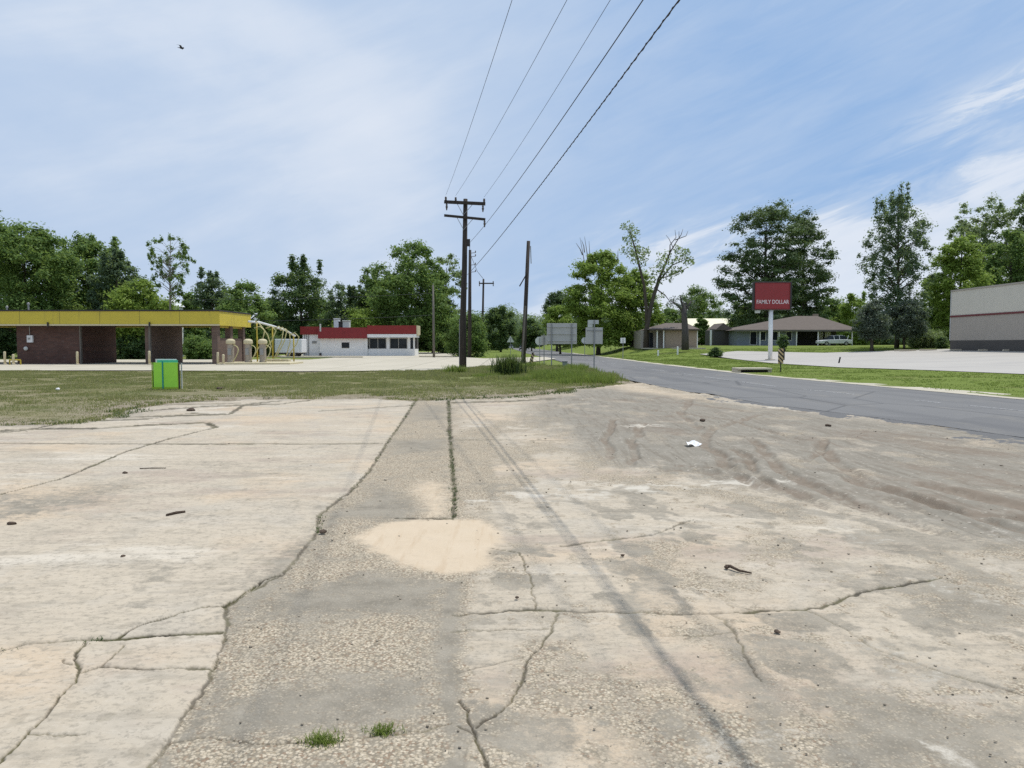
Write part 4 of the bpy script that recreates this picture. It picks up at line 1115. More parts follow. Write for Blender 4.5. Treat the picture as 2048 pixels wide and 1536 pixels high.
tree('shrub', 'small round dark bush on the lawn before the gabled shed', 'bush', 1432, 696, 28, 80, 713, 'broad', 'leaf_dark', 49, 24, 80, 0.11, 0.28, limbs=4)
tree('shrub', 'dark upright shrub behind the striped marker post', 'bush', 1566, 668, 24, 88, 700, 'column', 'leaf_dark', 50, 22, 80, 0.12, 0.3, limbs=4)
for k, (px_, pt, wp_, Yd, lf, lb) in enumerate([
    (268, 672, 84, 80, 'leaf_dark', 'dark hedge bush seen through the middle wash bay'),
    (402, 676, 84, 78, 'leaf_mid', 'green rounded bush seen through the right wash bay'),
    (448, 668, 70, 84, 'leaf_dark', 'dark bush behind the vacuum stations'),
    (525, 650, 90, 96, 'leaf_dark', 'wide dark bush behind the vacuum hose frame'),
    (5, 655, 60, 82, 'leaf_dark', 'dark bush seen through the leftmost wash bay'),
    (130, 640, 160, 84, 'leaf_dark', 'long dark thicket behind the brick equipment room')]):
    tree('shrub', lb, 'bush', px_, pt, wp_, Yd, 716, 'broad', lf, 60 + k, 50, 100, 0.18, 0.2, limbs=5)
for k, (px_, pt, wp_, Yd, lf, lb) in enumerate([
    (378, 588, 66, 112, 'leaf_mid', 'low mid green tree filling the gap right of the slender tree'),
    (455, 584, 96, 120, 'leaf_blue', 'bluish tree filling the gap right of the small feathery tree'),
    (545, 600, 70, 126, 'leaf_mid', 'low green tree just left of the dark tree behind the trailer'),
    (652, 598, 84, 140, 'leaf_mid', 'green tree filling the gap right of the dark trailer tree'),
    (706, 582, 70, 146, 'leaf_mid', 'light tree between the two dark trees behind the red roof'),
    (772, 545, 100, 138, 'leaf_mid', 'green shoulder tree left behind the tallest round crown'),
    (725, 618, 120, 120, 'leaf_bright', 'low bright green growth just above the red roof'),
    (230, 560, 120, 110, 'leaf_mid', 'green tree behind the bushy tree left of the slender tree'),
    (1340, 618, 70, 150, 'leaf_mid', 'light green tree low behind the cottage and its cut trunk')]):
    tree('broadleaf_tree', lb, 'tree', px_, pt, wp_, Yd, 694, 'broad', lf, 160 + k, 50, 105, 0.28, 0.2, limbs=8)
# bare twigs at the top of the bright tree
mb = MB()
for (a_, b_) in [((1172, 560), (1160, 475)), ((1176, 540), (1169, 473)), ((1178, 545), (1178, 482)), ((1165, 510), (1152, 486)), ((1232, 530), (1236, 500)), ((1169, 505), (1163, 480))]:
    p0, p1 = Vector(at(*a_, 108)), Vector(at(*b_, 108))
    mb = MB(); mb.tube([p0, p0.lerp(p1, .5) + Vector((.12, 0, 0)), p1], [0.09, 0.06, 0.02], 5)
    mesh('bare_twig', mb, 'bark_pale', parent=bt)

# forked sparse tree
def custom_tree(name, label, base, Y, limbs, clumps, leaf, bark, seed, leafs=0.2, per=90):
    rg = np.random.default_rng(seed)
    x0, _, _ = at(base[0], base[1], Y); z0 = tzf(x0, Y)
    root = thing(name, label, 'tree', (x0, Y, z0 - 0.05))
    mb = MB()
    for pts, r0, r1 in limbs:
        P_ = [Vector((at(p[0], p[1], Y)[0], Y + (p[2] if len(p) > 2 else 0), max(at(p[0], p[1], Y)[2], z0 - 0.1))) for p in pts]
        mb.tube(P_, list(np.linspace(r0, r1, len(P_))), 7)
    mesh('trunk', mb, bark, parent=root, smooth=True)
    Ls = []; vs = []; 
    for px_, py_, r in clumps:
        c = np.array(at(px_, py_, Y)); c[1] += rg.uniform(-1, 1) * 1.2
        n = int(per * (r / 16) ** 1.4)
        d_ = rg.normal(0, 1, (n, 3)); d_ /= np.linalg.norm(d_, axis=1, keepdims=True)
        Ls.append(c + d_ * (rg.uniform(0, 1, (n, 1)) ** 0.5) * r / F * Y)
        vs.append(np.full(n, rg.uniform(0, 1)))
    L = np.vstack(Ls); cv = np.concatenate(vs); n = len(L)
    var = np.stack([0.5 * cv + 0.5 * rg.uniform(0, 1, n), rg.uniform(0, 1, n) ** 3, 0 * cv, 0 * cv + 1], 1)
    V, Q, va = leaf_quads(L, leafs * rg.uniform(0.6, 1.2, n), rg.normal(0, 1, (n, 3)) + np.array([0, 0, .4]), rg, var)
    npmesh('crown', V, Q, leaf, parent=root, attrs={'var': va})
    return root
cl_ = [(1258, 455, 14), (1265, 470, 18), (1255, 480, 14), (1272, 492, 18), (1262, 505, 16), (1280, 505, 16), (1290, 512, 12), (1248, 452, 9), (1276, 460, 8), (1248, 500, 10), (1295, 500, 8), (1268, 520, 12), (1284, 525, 10),
       (1330, 512, 16), (1322, 530, 18), (1345, 525, 16), (1362, 510, 16), (1374, 522, 14), (1385, 520, 9), (1355, 498, 10), (1340, 545, 12), (1325, 550, 14), (1352, 545, 10), (1365, 540, 8), (1310, 540, 14), (1318, 565, 8), (1340, 560, 7), (1300, 560, 10), (1325, 590, 8), (1372, 505, 9)]
custom_tree('forked_tree', 'thin forked tree with sparse leaves and a bare right top beside the house', (1292, 690), 100, [
    ([(1292, 700), (1293, 660), (1300, 620), (1308, 590), (1318, 558), (1328, 535), (1340, 505), (1352, 485)], 0.38, 0.06),
    ([(1294, 660), (1292, 610), (1288, 570), (1278, 530), (1271, 500), (1262, 470), (1258, 450)], 0.26, 0.05),
    ([(1300, 630), (1306, 600), (1320, 560), (1345, 530), (1380, 515)], 0.2, 0.04),
    ([(1340, 505), (1340, 490), (1352, 475), (1350, 460)], 0.09, 0.02), ([(1352, 485), (1362, 470), (1366, 458)], 0.07, 0.02), ([(1350, 480), (1372, 472), (1376, 462)], 0.06, 0.02),
    ([(1346, 495), (1338, 478), (1332, 470)], 0.05, 0.02), ([(1358, 476), (1358, 462)], 0.05, 0.02), ([(1318, 558), (1350, 548), (1375, 535)], 0.08, 0.03),
    ([(1271, 500), (1290, 508)], 0.06, 0.02), ([(1308, 575), (1330, 590), (1345, 610)], 0.10, 0.03), ([(1262, 470), (1250, 455)], 0.05, 0.02)], cl_, 'leaf_pale', 'bark', 71, 0.19, 75)
custom_tree('stump_tree', 'thick cut off grey trunk with short stubs before the beige house', (1370, 692), 90, [
    ([(1370, 700), (1370, 660), (1368, 630), (1367, 606)], 0.47, 0.30), ([(1367, 625), (1357, 612), (1349, 606), (1342, 602)], 0.20, 0.06), ([(1369, 622), (1378, 610), (1383, 602)], 0.20, 0.08),
    ([(1366, 615), (1362, 600), (1360, 590)], 0.18, 0.06), ([(1368, 618), (1375, 600)], 0.18, 0.08), ([(1355, 608), (1342, 606)], 0.1, 0.03)],
    [(1350, 600, 10), (1382, 602, 10), (1366, 597, 12), (1343, 608, 9), (1356, 612, 9), (1378, 616, 9), (1390, 612, 8), (1362, 622, 7), (1374, 630, 6), (1360, 640, 5)], 'leaf_grey', 'bark_stump', 72, 0.12, 150)
# wood in the distance reads as one mass
rg = np.random.default_rng(90)
Vs = []; Qs = []; As = []; off = 0
for k in range(210):
    far = rg.uniform(0, 1)
    px_ = rg.uniform(-250, 2300)
    Yd = rg.uniform(175, 300)
    if 960 < px_ < 1110: Yd = rg.uniform(300, 420)
    topy = rg.uniform(612, 640)
    c = np.array(at(px_, topy, Yd)); Hh = c[2]; Wd = rg.uniform(6, 10)
    if 960 < px_ < 1110:
        Hh = at(px_, rg.uniform(608, 625), Yd)[2]; Wd = rg.uniform(9, 13)
        
    x0 = c[0]
    z0 = tzf(x0, Yd)
    if abs(x0 - (road_l(Yd) + road_r(Yd)) / 2) < 10 and Yd < 300: continue
    n = 2000
    d_ = rg.normal(0, 1, (n, 3)); d_ /= np.linalg.norm(d_, axis=1, keepdims=True)
    rr2 = rg.uniform(0.3, 1, (n, 1)) ** 0.5
    lump = 0.92 + 0.13 * np.sin(d_[:, :1] * 5 + k) + 0.11 * np.sin(d_[:, 2:] * 7 + 2 * k)
    L = np.array([x0, Yd, z0 + Hh * 0.36]) + d_ * rr2 * lump * np.array([Wd, Wd, Hh * 0.62 - z0 * 0.5])
    L[:, 2] = np.maximum(L[:, 2], z0 + 0.1)
    var = np.stack([np.clip(rg.uniform(0, 1) * 0.6 + 0.4 * rg.uniform(0, 1, n), 0, 1), rg.uniform(0, 1, n) ** 3, np.zeros(n), np.ones(n)], 1)
    V, Q, va = leaf_quads(L, 0.62 * rg.uniform(0.6, 1.2, n), d_ + np.array([0, 0, .5]), rg, var)
    Vs.append(V); Qs.append(Q + off); As.append(va); off += len(V)
stuff(npmesh('far_woods', np.vstack(Vs), np.vstack(Qs), 'leaf_blue', attrs={'var': np.vstack(As)}), 'distant dark woods closing the view behind the nearer trees', 'woods')

# grass clumps that stand alone
def clump(name, label, x0, y0, r, h, n, mat, seed, wid, lean=0.7):
    rg = np.random.default_rng(seed)
    P_ = np.stack([x0 + rg.normal(0, r * 0.5, n), y0 + rg.normal(0, r * 0.35, n), np.full(n, 0.0)], 1)
    V, Q, va = blades('c', P_, np.full(n, h), np.full(n, wid), mat, rg, lean=lean, per=4, spread=r * 0.12)
    o = npmesh(name, V, Q, mat, origin=(x0, y0, 0), attrs={'var': va})
    return tag(o, label, 'plant')
gx0, gy0 = gnd(1020, 752)
clump('grass_clump', 'tall dark green grass clump between the two nearest utility poles', gx0, gy0, 0.75, 0.95, 260, 'blade_dark', 1, 0.03)
gx0, gy0 = gnd(645, 1482); clump('grass_tuft', 'wider green grass tuft sprouting from the crack in the foreground', gx0, gy0, 0.070, 0.032, 95, 'blade_lush', 2, 0.004, 1.4)
gx0, gy0 = gnd(765, 1463); clump('grass_tuft', 'narrower grass tuft nearest the dark joint in the foreground', gx0, gy0, 0.055, 0.028, 75, 'blade_lush', 3, 0.004, 1.4)
gx0, gy0 = gnd(912, 748); clump('grass_tuft', 'leafy weed clump left of the tall utility pole base', gx0, gy0, 0.5, 0.45, 90, 'blade_lush', 4, 0.04)

# ------------------------------------------------------------------ utility poles and wires
PY = 48.0
def insul(mb, p, s=1.0):
    mb.lathe([(0.03 * s, -0.02), (0.05 * s, 0.03), (0.035 * s, 0.06), (0.055 * s, 0.10), (0.035 * s, 0.14), (0.05 * s, 0.19), (0.02 * s, 0.23)], p, 10)
b0 = at(926, 738, PY); tp = at(931, 398, PY)
pole = thing('utility_pole', 'tallest nearest wooden utility pole with two crossarms', 'utility pole', (b0[0], PY, 0), 'wooden utility poles')
mb = MB(); mb.tube([(b0[0], PY, -0.3), (b0[0] + 0.02, PY, 3.5), ((b0[0] + tp[0]) / 2 + 0.02, PY, 6.5), (tp[0], PY, tp[2])], [0.225, 0.20, 0.17, 0.135], 14)
mesh('pole', mb, 'pole_wood', parent=pole, smooth=True)
def crossarm(L, R_, ins, par, Yc, h=0.15, below=()):
    a, b = Vector(at(*L, Yc)), Vector(at(*R_, Yc)); a.y = b.y = Yc - 0.22
    mbx = MB().beam(a, b, 0.13, h)
    arm = mesh('crossarm', mbx, 'pole_wood', parent=par, bevel=0.012)
    c = a.lerp(b, 0.5)
    xs = wloc(par).x
    for s_ in (-1, 1):
        q = a.lerp(b, 0.5 + 0.19 * s_)
        mesh('brace', MB().beam(q + Vector((0, 0.09, -0.05)), Vector((xs + 0.05, Yc - 0.18, q.z - 0.75)), 0.03, 0.03), 'grey_metal', parent=arm)
    for f_ in ins:
        q = a.lerp(b, f_)
        mbi = MB(); insul(mbi, (q.x, q.y, q.z + h / 2), 1.5)
        mesh('insulator', mbi, 'ceramic', parent=arm, smooth=True)
    for f_ in below:
        q = a.lerp(b, f_)
        mbi = MB(); mbi.lathe([(0.02, 0), (0.07, -0.06), (0.05, -0.14), (0.08, -0.2), (0.05, -0.30), (0.03, -0.42)], (q.x, q.y, q.z - h / 2), 10)
        mesh('hanging_insulator', mbi, 'ceramic', parent=arm, smooth=True)
    return a, b
A1, B1 = crossarm((889, 405), (971, 409), (0.04, 0.28, 0.97), pole, PY, 0.20, (0.06, 0.94))
A2, B2 = crossarm((889, 432), (971, 440), (), pole, PY, 0.15, (0.98,))
mb = MB(); q = Vector(at(936, 482, PY)); mb.box(q.x - 0.06, q.x + 0.14, PY - 0.2, PY - 0.05, q.z - 0.35, q.z + 0.1); mb.tube([(q.x + .1, PY - .15, q.z), (q.x + .14, PY - .15, q.z - 1.2)], 0.02, 6)
mesh('cable_bracket', mb, 'dark_metal', parent=pole)
mb = MB(); q0 = b0[0] - 0.23; mb.tube([(q0, PY - 0.05, 0), (q0 + 0.03, PY - 0.06, 3.2)], 0.03, 8); mesh('conduit', mb, 'grey_metal', parent=pole)

# next pole of the line stands behind the viewer; the wires sag to it
DX = 0.128
def wire(name, label, a, rad, Zend, sag, Yend=-14.0, dx=DX, group='overhead power lines', extra=None):
    a = Vector(a); e = Vector((a.x + dx * (a.y - Yend), Yend, Zend))
    pts = []
    for i in range(41):
        f_ = i / 40; p_ = a.lerp(e, f_); p_.z -= 4 * sag * f_ * (1 - f_); pts.append(p_)
    mbw = MB(); mbw.tube(pts, rad, 6)
    o = mesh(name, mbw, 'cable', origin=tuple(a))
    return tag(o, label, 'power line', group), pts
def arm(f_): 
    q = A1.lerp(B1, f_); return (q.x, q.y, q.z + 0.42)
wire('power_line', 'leftmost thin overhead line ending at upper crossarm', arm(0.04), 0.0075, 10.9, 0.75, dx=0.146)
wire('power_line', 'second thin overhead line from the left ending at upper crossarm', arm(0.28), 0.0075, 10.9, 0.85, dx=0.170)
wire('power_line', 'third overhead line from the left ending at upper crossarm right end', arm(0.97), 0.0075, 10.9, 0.85, dx=0.144)
w4 = at(936, 490, PY); wire('power_line', 'fourth overhead line, just left of the thick cable', (w4[0], PY - 0.18, w4[2]), 0.010, 7.2, 0.7, dx=0.132)
w5 = at(935, 550, PY); o5, p5 = wire('power_cable', 'thick twisted overhead cable lowest of the lines', (w5[0], PY - 0.18, w5[2]), 0.0095, 6.3, 0.45, dx=0.126)
# a messenger wire lashed round the thick cable
mb = MB(); sp = []
for i in range(1200):
    f_ = i / 1199 * 40; j = min(int(f_), 39); q = p5[j].lerp(p5[j + 1], f_ - j)
    ang = i * 0.9
    sp.append(q + Vector((math.cos(ang) * 0.012, 0, math.sin(ang) * 0.012)))
mb.tube(sp, 0.005, 4, cap=False); mesh('lashing_wire', mb, 'cable', parent=o5)

# poles behind
def simple_pole(label, top, base, Y, r0, r1, mat='pole_wood', name='utility_pole', group='wooden utility poles'):
    b_, t_ = at(*base, Y), at(*top, Y); zb = tzf(b_[0], Y)
    r = thing(name, label, 'utility pole', (b_[0], Y, zb), group)
    mb = MB(); mb.tube([(b_[0], Y, zb - 0.3), ((b_[0] + t_[0]) / 2, Y, (t_[2] + zb) / 2), (t_[0], Y, t_[2])], [r0, (r0 + r1) / 2, r1], 12)
    mesh('pole', mb, mat, parent=r, smooth=True)
    return r, Vector(t_)
p2, t2 = simple_pole('armless wooden pole close behind the tallest pole', (940, 500), (939, 716), 86, 0.24, 0.15)
for dz in (0.35, 0.75, 1.7, 2.5):
    mb = MB(); mb.tube([(t2.x + 0.1, 86, t2.z - dz), (t2.x + 0.62, 86, t2.z - dz + 0.05)], 0.035, 6); insul(mb, (t2.x + 0.62, 86, t2.z - dz + 0.05), 1.2)
    mesh('insulator', mb, 'ceramic', parent=p2)
p3, t3 = simple_pole('slim far pole with one short crossarm', (967, 558), (964, 712), 100, 0.17, 0.12)
a3 = Vector(at(958, 567, 100)); b3 = Vector(at(988, 567, 100)); a3.y = b3.y = 99.8
ca = mesh('crossarm', MB().beam(a3, b3, 0.14, 0.16), 'pole_wood', parent=p3)
for f_ in (0.03, 0.95):
    q = a3.lerp(b3, f_); mb = MB(); insul(mb, (q.x, q.y, q.z + 0.08), 1.5); mb.lathe([(0.05, 0), (0.07, -0.2), (0.03, -0.3)], (q.x, q.y, q.z - 0.08), 8); mesh('insulator', mb, 'ceramic', parent=ca)
p4, t4 = simple_pole('leaning bare pole right of the road signs with a dangling brace', (1057, 482), (1046, 728), 61, 0.19, 0.14)
q0 = Vector(at(1054, 547, 61)); q1 = Vector(at(1039, 573, 61)); q0.y = q1.y = 60.8
mesh('brace', MB().beam(q0, q1, 0.09, 0.09), 'pole_wood', parent=p4)
mb = MB(); q = Vector(at(1061, 500, 61)); mb.tube([(q.x, 60.9, q.z + .3), (q.x + 0.05, 60.9, q.z - 1.1)], 0.04, 6); mesh('fuse_bracket', mb, 'grey_metal', parent=p4)
mb = MB(); c0 = at(1044, 726, 61); c1 = at(1051, 612, 61); mb.tube([(c0[0], 60.78, -0.1), (c1[0], 60.78, c1[2])], 0.07, 8); mesh('conduit', mb, 'grey_wood', parent=p4)
p5_, t5 = simple_pole('thin grey wooden pole right of the red roofed building', (866, 570), (868, 716), 86, 0.15, 0.10, 'grey_wood')
p6, t6 = simple_pole('short far pole seen over the distant end of the road', (1006, 640), (1006, 697), 230, 0.2, 0.14)
for k, (dz, lb) in enumerate([(0.9, 'upper thin service wire running left from the thin grey pole'), (3.4, 'lower thin service wire running left from the thin grey pole')]):
    a_ = Vector((t5.x, 86, t5.z - dz)); e_ = Vector((-62, 92, t5.z - dz + 0.4))
    pts = []
    for i in range(31):
        f_ = i / 30; q = a_.lerp(e_, f_); q.z -= 4 * 0.8 * f_ * (1 - f_); pts.append(q)
    mb = MB(); mb.tube(pts, 0.022, 5); tag(mesh('service_wire', mb, 'cable', origin=tuple(a_)), lb, 'power line', 'service wires')
mb = MB(); a_ = Vector((t2.x, 86, t2.z - 0.4)); e_ = Vector((t3.x, 100, t3.z)); mb.tube([a_, a_.lerp(e_, .5) - Vector((0, 0, .5)), e_], 0.025, 5)
tag(mesh('service_wire', mb, 'cable', origin=tuple(a_)), 'short wire joining the armless pole to the slim far pole', 'power line')

# ------------------------------------------------------------------ car wash
CY = 57.0
def X_(px, Y): return (px - 1024) / F * Y
def Z_(py, Y): return at(1024, py, Y)[2]
xr = X_(440, CY); xl = -50.0; zt, zb_ = Z_(622, CY), Z_(651, CY)
cw = thing('car_wash', 'open brick self-service car wash under a long yellow flat roof', 'car wash', (xr - 8, CY + 4, 0.07))
DEP = 6.8
mb = MB(); mb.box(xl, xr, CY, CY + 0.14, zb_, zt); mb.box(xr - 0.14, xr, CY + 0.14, CY + DEP, zb_, zt); mb.box(xl, xr, CY + DEP, CY + DEP + 0.14, zb_, zt)
fas = mesh('fascia', mb, 'yellow_fascia', parent=cw, bevel=0.02)
mb = MB(); mb.box(xl, xr + 0.05, CY - 0.05, CY - 0.003, zt - 0.02, zt + 0.09); mb.box(xr + 0.003, xr + 0.05, CY - 0.003, CY + DEP, zt - 0.02, zt + 0.09)
mesh('top_trim', mb, 'dark_metal', parent=fas)
mb = MB(); mb.box(xl, xr + 0.03, CY - 0.03, CY - 0.003, zb_ - 0.02, zb_ + 0.10); mesh('bottom_trim', mb, 'cream_paint', parent=fas)
mb = MB(); mb.box(xl + .1, xr - 0.15, CY + 0.15, CY + DEP - 0.02, zb_ + 0.22, zb_ + 0.40); mesh('ceiling', mb, 'roof_tar', parent=cw)
mb = MB(); mb.box(xl + .1, xr - 0.15, CY + 0.2, CY + DEP - 0.05, zt - 0.25, zt - 0.12); mesh('roof', mb, 'roof_tar', parent=cw)
WH = zb_ + 0.21
def wallbox(name, x0, x1, y0, y1, z0=0.0, z1=None, mat='brick_front', par=cw):
    return mesh(name, MB().box(x0, x1, y0, y1, z0, z1 if z1 else WH), mat, parent=par, bevel=0.01)
er0, er1 = X_(35, CY + 0.8), X_(161, CY + 0.8)
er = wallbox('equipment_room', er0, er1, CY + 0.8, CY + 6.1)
wallbox('corner_trim', er1 + 0.003, er1 + 0.10, CY + 0.74, CY + 0.95, 0.0, None, 'grey_wood')
mb = MB(); q = at(61, 678, CY + 0.74); mb.box(q[0] - .22, q[0] + .22, CY + .62, CY + .797, q[2] - .27, q[2] + .28); ebx = mesh('meter_box', mb, 'white_metal', parent=cw, bevel=0.02)
mb = MB(); mb.box(q[0] - .12, q[0] + .05, CY + .60, CY + .617, q[2] - .05, q[2] + .1); mesh('display', mb, 'grey_metal', parent=ebx)
mb = MB(); mb.tube([(q[0] - .02, CY + .7, q[2] + .28), (q[0] - .02, CY + .7, WH)], 0.03, 8); mesh('conduit', mb, 'grey_metal', parent=cw)
q = at(52, 697, CY + .7); mb = MB(); mb.lathe([(0.05, 0.8), (0.15, 0.74), (0.17, 0.66), (0.12, 0.60), (0.03, 0.58)], (q[0], CY, q[2]), 16, 'y'); mesh('wall_lamp', mb, 'alu_pale', parent=cw, smooth=True)  # round wall lamp left of the meter box, not lit
w1x = X_(299, CY + 0.5)
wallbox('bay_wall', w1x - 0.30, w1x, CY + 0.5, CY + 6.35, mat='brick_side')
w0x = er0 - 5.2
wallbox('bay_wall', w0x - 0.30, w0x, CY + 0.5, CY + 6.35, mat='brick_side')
mesh('post', MB().box(w1x + 0.003, w1x + 0.16, CY + 0.42, CY + 0.6, 0, WH), 'grey_wood', parent=cw)
# right end: low wall between piers
xe = xr - 0.35
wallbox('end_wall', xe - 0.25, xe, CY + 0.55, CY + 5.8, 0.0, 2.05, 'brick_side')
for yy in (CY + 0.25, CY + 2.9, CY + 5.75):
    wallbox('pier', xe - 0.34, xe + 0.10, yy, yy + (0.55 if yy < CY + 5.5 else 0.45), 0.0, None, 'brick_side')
mesh('beam', MB().box(xe - 0.2, xe, CY + 0.8, CY + 5.8, WH - 0.35, WH - 0.02), 'yellow_paint', parent=cw)
for pxs in (97, 300):
    q = at(pxs, 649, CY); mesh('downspout', MB().box(q[0] - .05, q[0] + .05, CY - .13, CY - .055, zb_ - .1, zb_ + .25), 'dark_metal', parent=cw)
# roof pieces
for k, (px_, h, r) in enumerate([(57, 0.75, 0.06), (14, 0.5, 0.05)]):
    q = at(px_, 615, CY + 3); mb = MB(); mb.lathe([(r, 0), (r, h), (r * 1.8, h + 0.02), (r * 1.8, h + .14), (r * .4, h + .2)], (q[0], CY + 3, zt - 0.14), 12)
    mesh('roof_vent', mb, 'grey_metal', parent=cw, smooth=False)
# pale shed roof glimpsed through the slender tree
sx, sy = X_(337, 92), 92.0
sh = thing('shed', 'small white shed glimpsed above the yellow roof behind slender tree', 'shed', (sx, sy, 0))
zs = Z_(612, sy)
mesh('wall', MB().box(sx - .8, sx + .8, sy, sy + 2.6, 0, zs), 'white_paint', parent=sh)
mesh('roof', MB().prism([(sx - 1.0, zs + .003), (sx + 1.0, zs + .003), (sx, zs + 0.85)], sy - .15, sy + 2.8), 'white_metal', parent=sh)

# bollards
def bollard(mbx, x0, y0, z0, h, r):
    mbx.lathe([(r, 0), (r, h - .05), (r * .85, h - .015), (r * .4, h)], (x0, y0, z0), 14)
for px_, lb, hh_ in [(10, 'yellow bollard at the far left bay corner', 1.0), (27, 'short bollard with rail beside the brick room left end', 0.8), (155, 'pale bollard in front of the brick room right corner', 1.0), (299, 'pale bollard at the middle bay wall beside the lime sign', 1.05), (436, 'pale bollard at the right end pier of the car wash', 0.95), (447, 'shorter bollard right beside the end pier', 0.8)]:
    bx_ = X_(px_, 55.2); r_ = thing('bollard', lb, 'bollard', (bx_, 55.2, 0.07), 'bollards before the car wash')
    mb = MB(); bollard(mb, bx_, 55.2, 0.05, hh_, 0.085); mesh('pipe', mb, 'cream_paint', parent=r_, smooth=True)
    mb = MB(); mb.lathe([(0.15, 0), (0.15, 0.06), (0.10, 0.09)], (bx_, 55.2, 0.06), 14); mesh('footing', mb, 'kerb_concrete', parent=r_)
rx0, rx1 = X_(14, 55.2), X_(36, 55.2)
rr0 = thing('guard_rail', 'low yellow rail in the leftmost wash bay', 'rail', (rx0, 55.5, 0.07)); mesh('bar', MB().tube([(rx0, 55.5, .42), (rx1, 55.5, .42)], .05, 8), 'yellow_paint', parent=rr0)
mesh('post', MB().tube([(rx1, 55.5, .0), (rx1, 55.5, .42)], .05, 8), 'yellow_paint', parent=rr0); mesh('post', MB().tube([(rx0, 55.5, .0), (rx0, 55.5, .42)], .05, 8), 'yellow_paint', parent=rr0)
# vacuum stations on their island
iy = 57.0
isl = MB(); isl.box(X_(447, iy), X_(588, iy), iy - 1.0, iy + 2.6, 0.02, 0.21); struct(mesh('kerb_island', isl, 'cream_paint', bevel=0.04))
for px_, lb, yv in [(462, 'leftmost cream topped vacuum station by the end pier', iy), (497, 'middle cream topped vacuum station with hose', iy + .2), (526, 'rightmost narrow vacuum station under the hose frame', iy + .4)]:
    vx = X_(px_, yv); r_ = thing('vacuum_station', lb, 'vacuum', (vx, yv, 0.21), 'coin vacuum stations')
    mb = MB(); mb.lathe([(0.27, 0.0), (0.27, 0.10), (0.245, 0.12), (0.245, 1.38), (0.26, 1.40)], (vx, yv, 0.21), 20); mesh('canister', mb, 'tan_metal', parent=r_, smooth=False)
    mb = MB(); mb.lathe([(0.32, 1.40), (0.34, 1.44), (0.34, 1.62), (0.28, 1.72), (0.12, 1.78)], (vx, yv, 0.21), 20); mesh('lid', mb, 'cream_paint', parent=r_, smooth=False)
    mb = MB(); mb.box(vx - .13, vx + .13, yv - .30, yv - .25, 0.75, 1.25); pn = mesh('coin_panel', mb, 'grey_metal', parent=r_, bevel=.01)
    mb = MB(); pts = []
    for i in range(14):
        f_ = i / 13; pts.append((vx + .24 + .42 * math.sin(f_ * 3.0), yv - .1 - .3 * f_, 1.55 - 1.30 * f_ + .25 * math.sin(f_ * 3.1)))
    mb.tube(pts, 0.035, 8); mesh('hose', mb, 'hose', parent=r_, smooth=True)
# overhead hose frame: curved pipes fanning out over the vacuums
fr = thing('hose_frame', 'arched yellow and white pipe frame carrying vacuum hoses', 'frame', (X_(545, 60), 60, 0.1))
mb = MB()
beam_pts = [at(497, 643, 59), at(520, 645, 60), at(545, 652, 62), at(570, 660, 64), at(590, 672, 66)]
mb.tube(beam_pts, 0.085, 8); mesh('main_pipe', mb, 'white_metal', parent=fr, smooth=True)
for k, (p0, p1, Yq) in enumerate([((508, 645), (540, 700), 59.5), ((515, 655), (509, 712), 59), ((538, 655), (523, 712), 60), ((553, 655), (549, 716), 62), ((560, 657), (553, 714), 63), ((566, 660), (572, 712), 64), ((585, 668), (578, 712), 65)]):
    a_ = Vector(at(*p0, Yq)); b_ = Vector(at(p1[0], p1[1], Yq)); 
    mb = MB(); top = a_ + Vector((.2, 0, .10))
    mb.tube([a_ + Vector((-.25, 0, -.05)), top, a_ + Vector((.55, 0, -.25)), a_.lerp(b_, .45) + Vector((.5, 0, 0)), b_ + Vector((.1, 0, .25)), b_], 0.045, 6)
    mesh('hose', mb, 'hose', parent=fr, smooth=True)
for px_, Yq, pyt in ((515, 60, 646), (546, 62, 652), (588, 66, 671)):
    x0 = X_(px_, Yq); mesh('post', MB().tube([(x0, Yq, 0.0), (x0, Yq, Z_(pyt, Yq))], 0.06, 8), 'yellow_paint', parent=fr, smooth=True)
for px_, lb in ((538, 'small yellow kerb block nearest the vacuum stations'), (556, 'small yellow kerb block left of the trailer'), (572, 'small yellow kerb block nearest the white trailer')):
    x0 = X_(px_, 61.5); o = mesh('kerb_block', MB().box(x0 - .3, x0 + .3, 61.2, 61.9, 0.06, .38), 'cream_paint', origin=(x0, 61.5, .06), bevel=.05); tag(o, lb, 'kerb block', 'kerb blocks by the vacuums')

# ------------------------------------------------------------------ red roofed building
RY = 98.0
rb = thing('restaurant', 'low white building with a deep red fascia and two wide windows', 'restaurant', (X_(720, RY), RY + 4, 0.07))
xa, xb, xc, xd = X_(604, RY), X_(640, RY), X_(735, RY), X_(829, RY)
z1 = Z_(676, RY); z2 = Z_(652, RY); z0 = 0.02
y1 = RY + 4.5
mesh('wall', MB().box(xb, xc, RY, y1, z0, Z_(672, RY)), 'white_paint', parent=rb)
mesh('wall', MB().box(xa, xb - .003, RY + 0.5, y1 - .3, z0, Z_(668, RY)), 'white_paint', parent=rb)
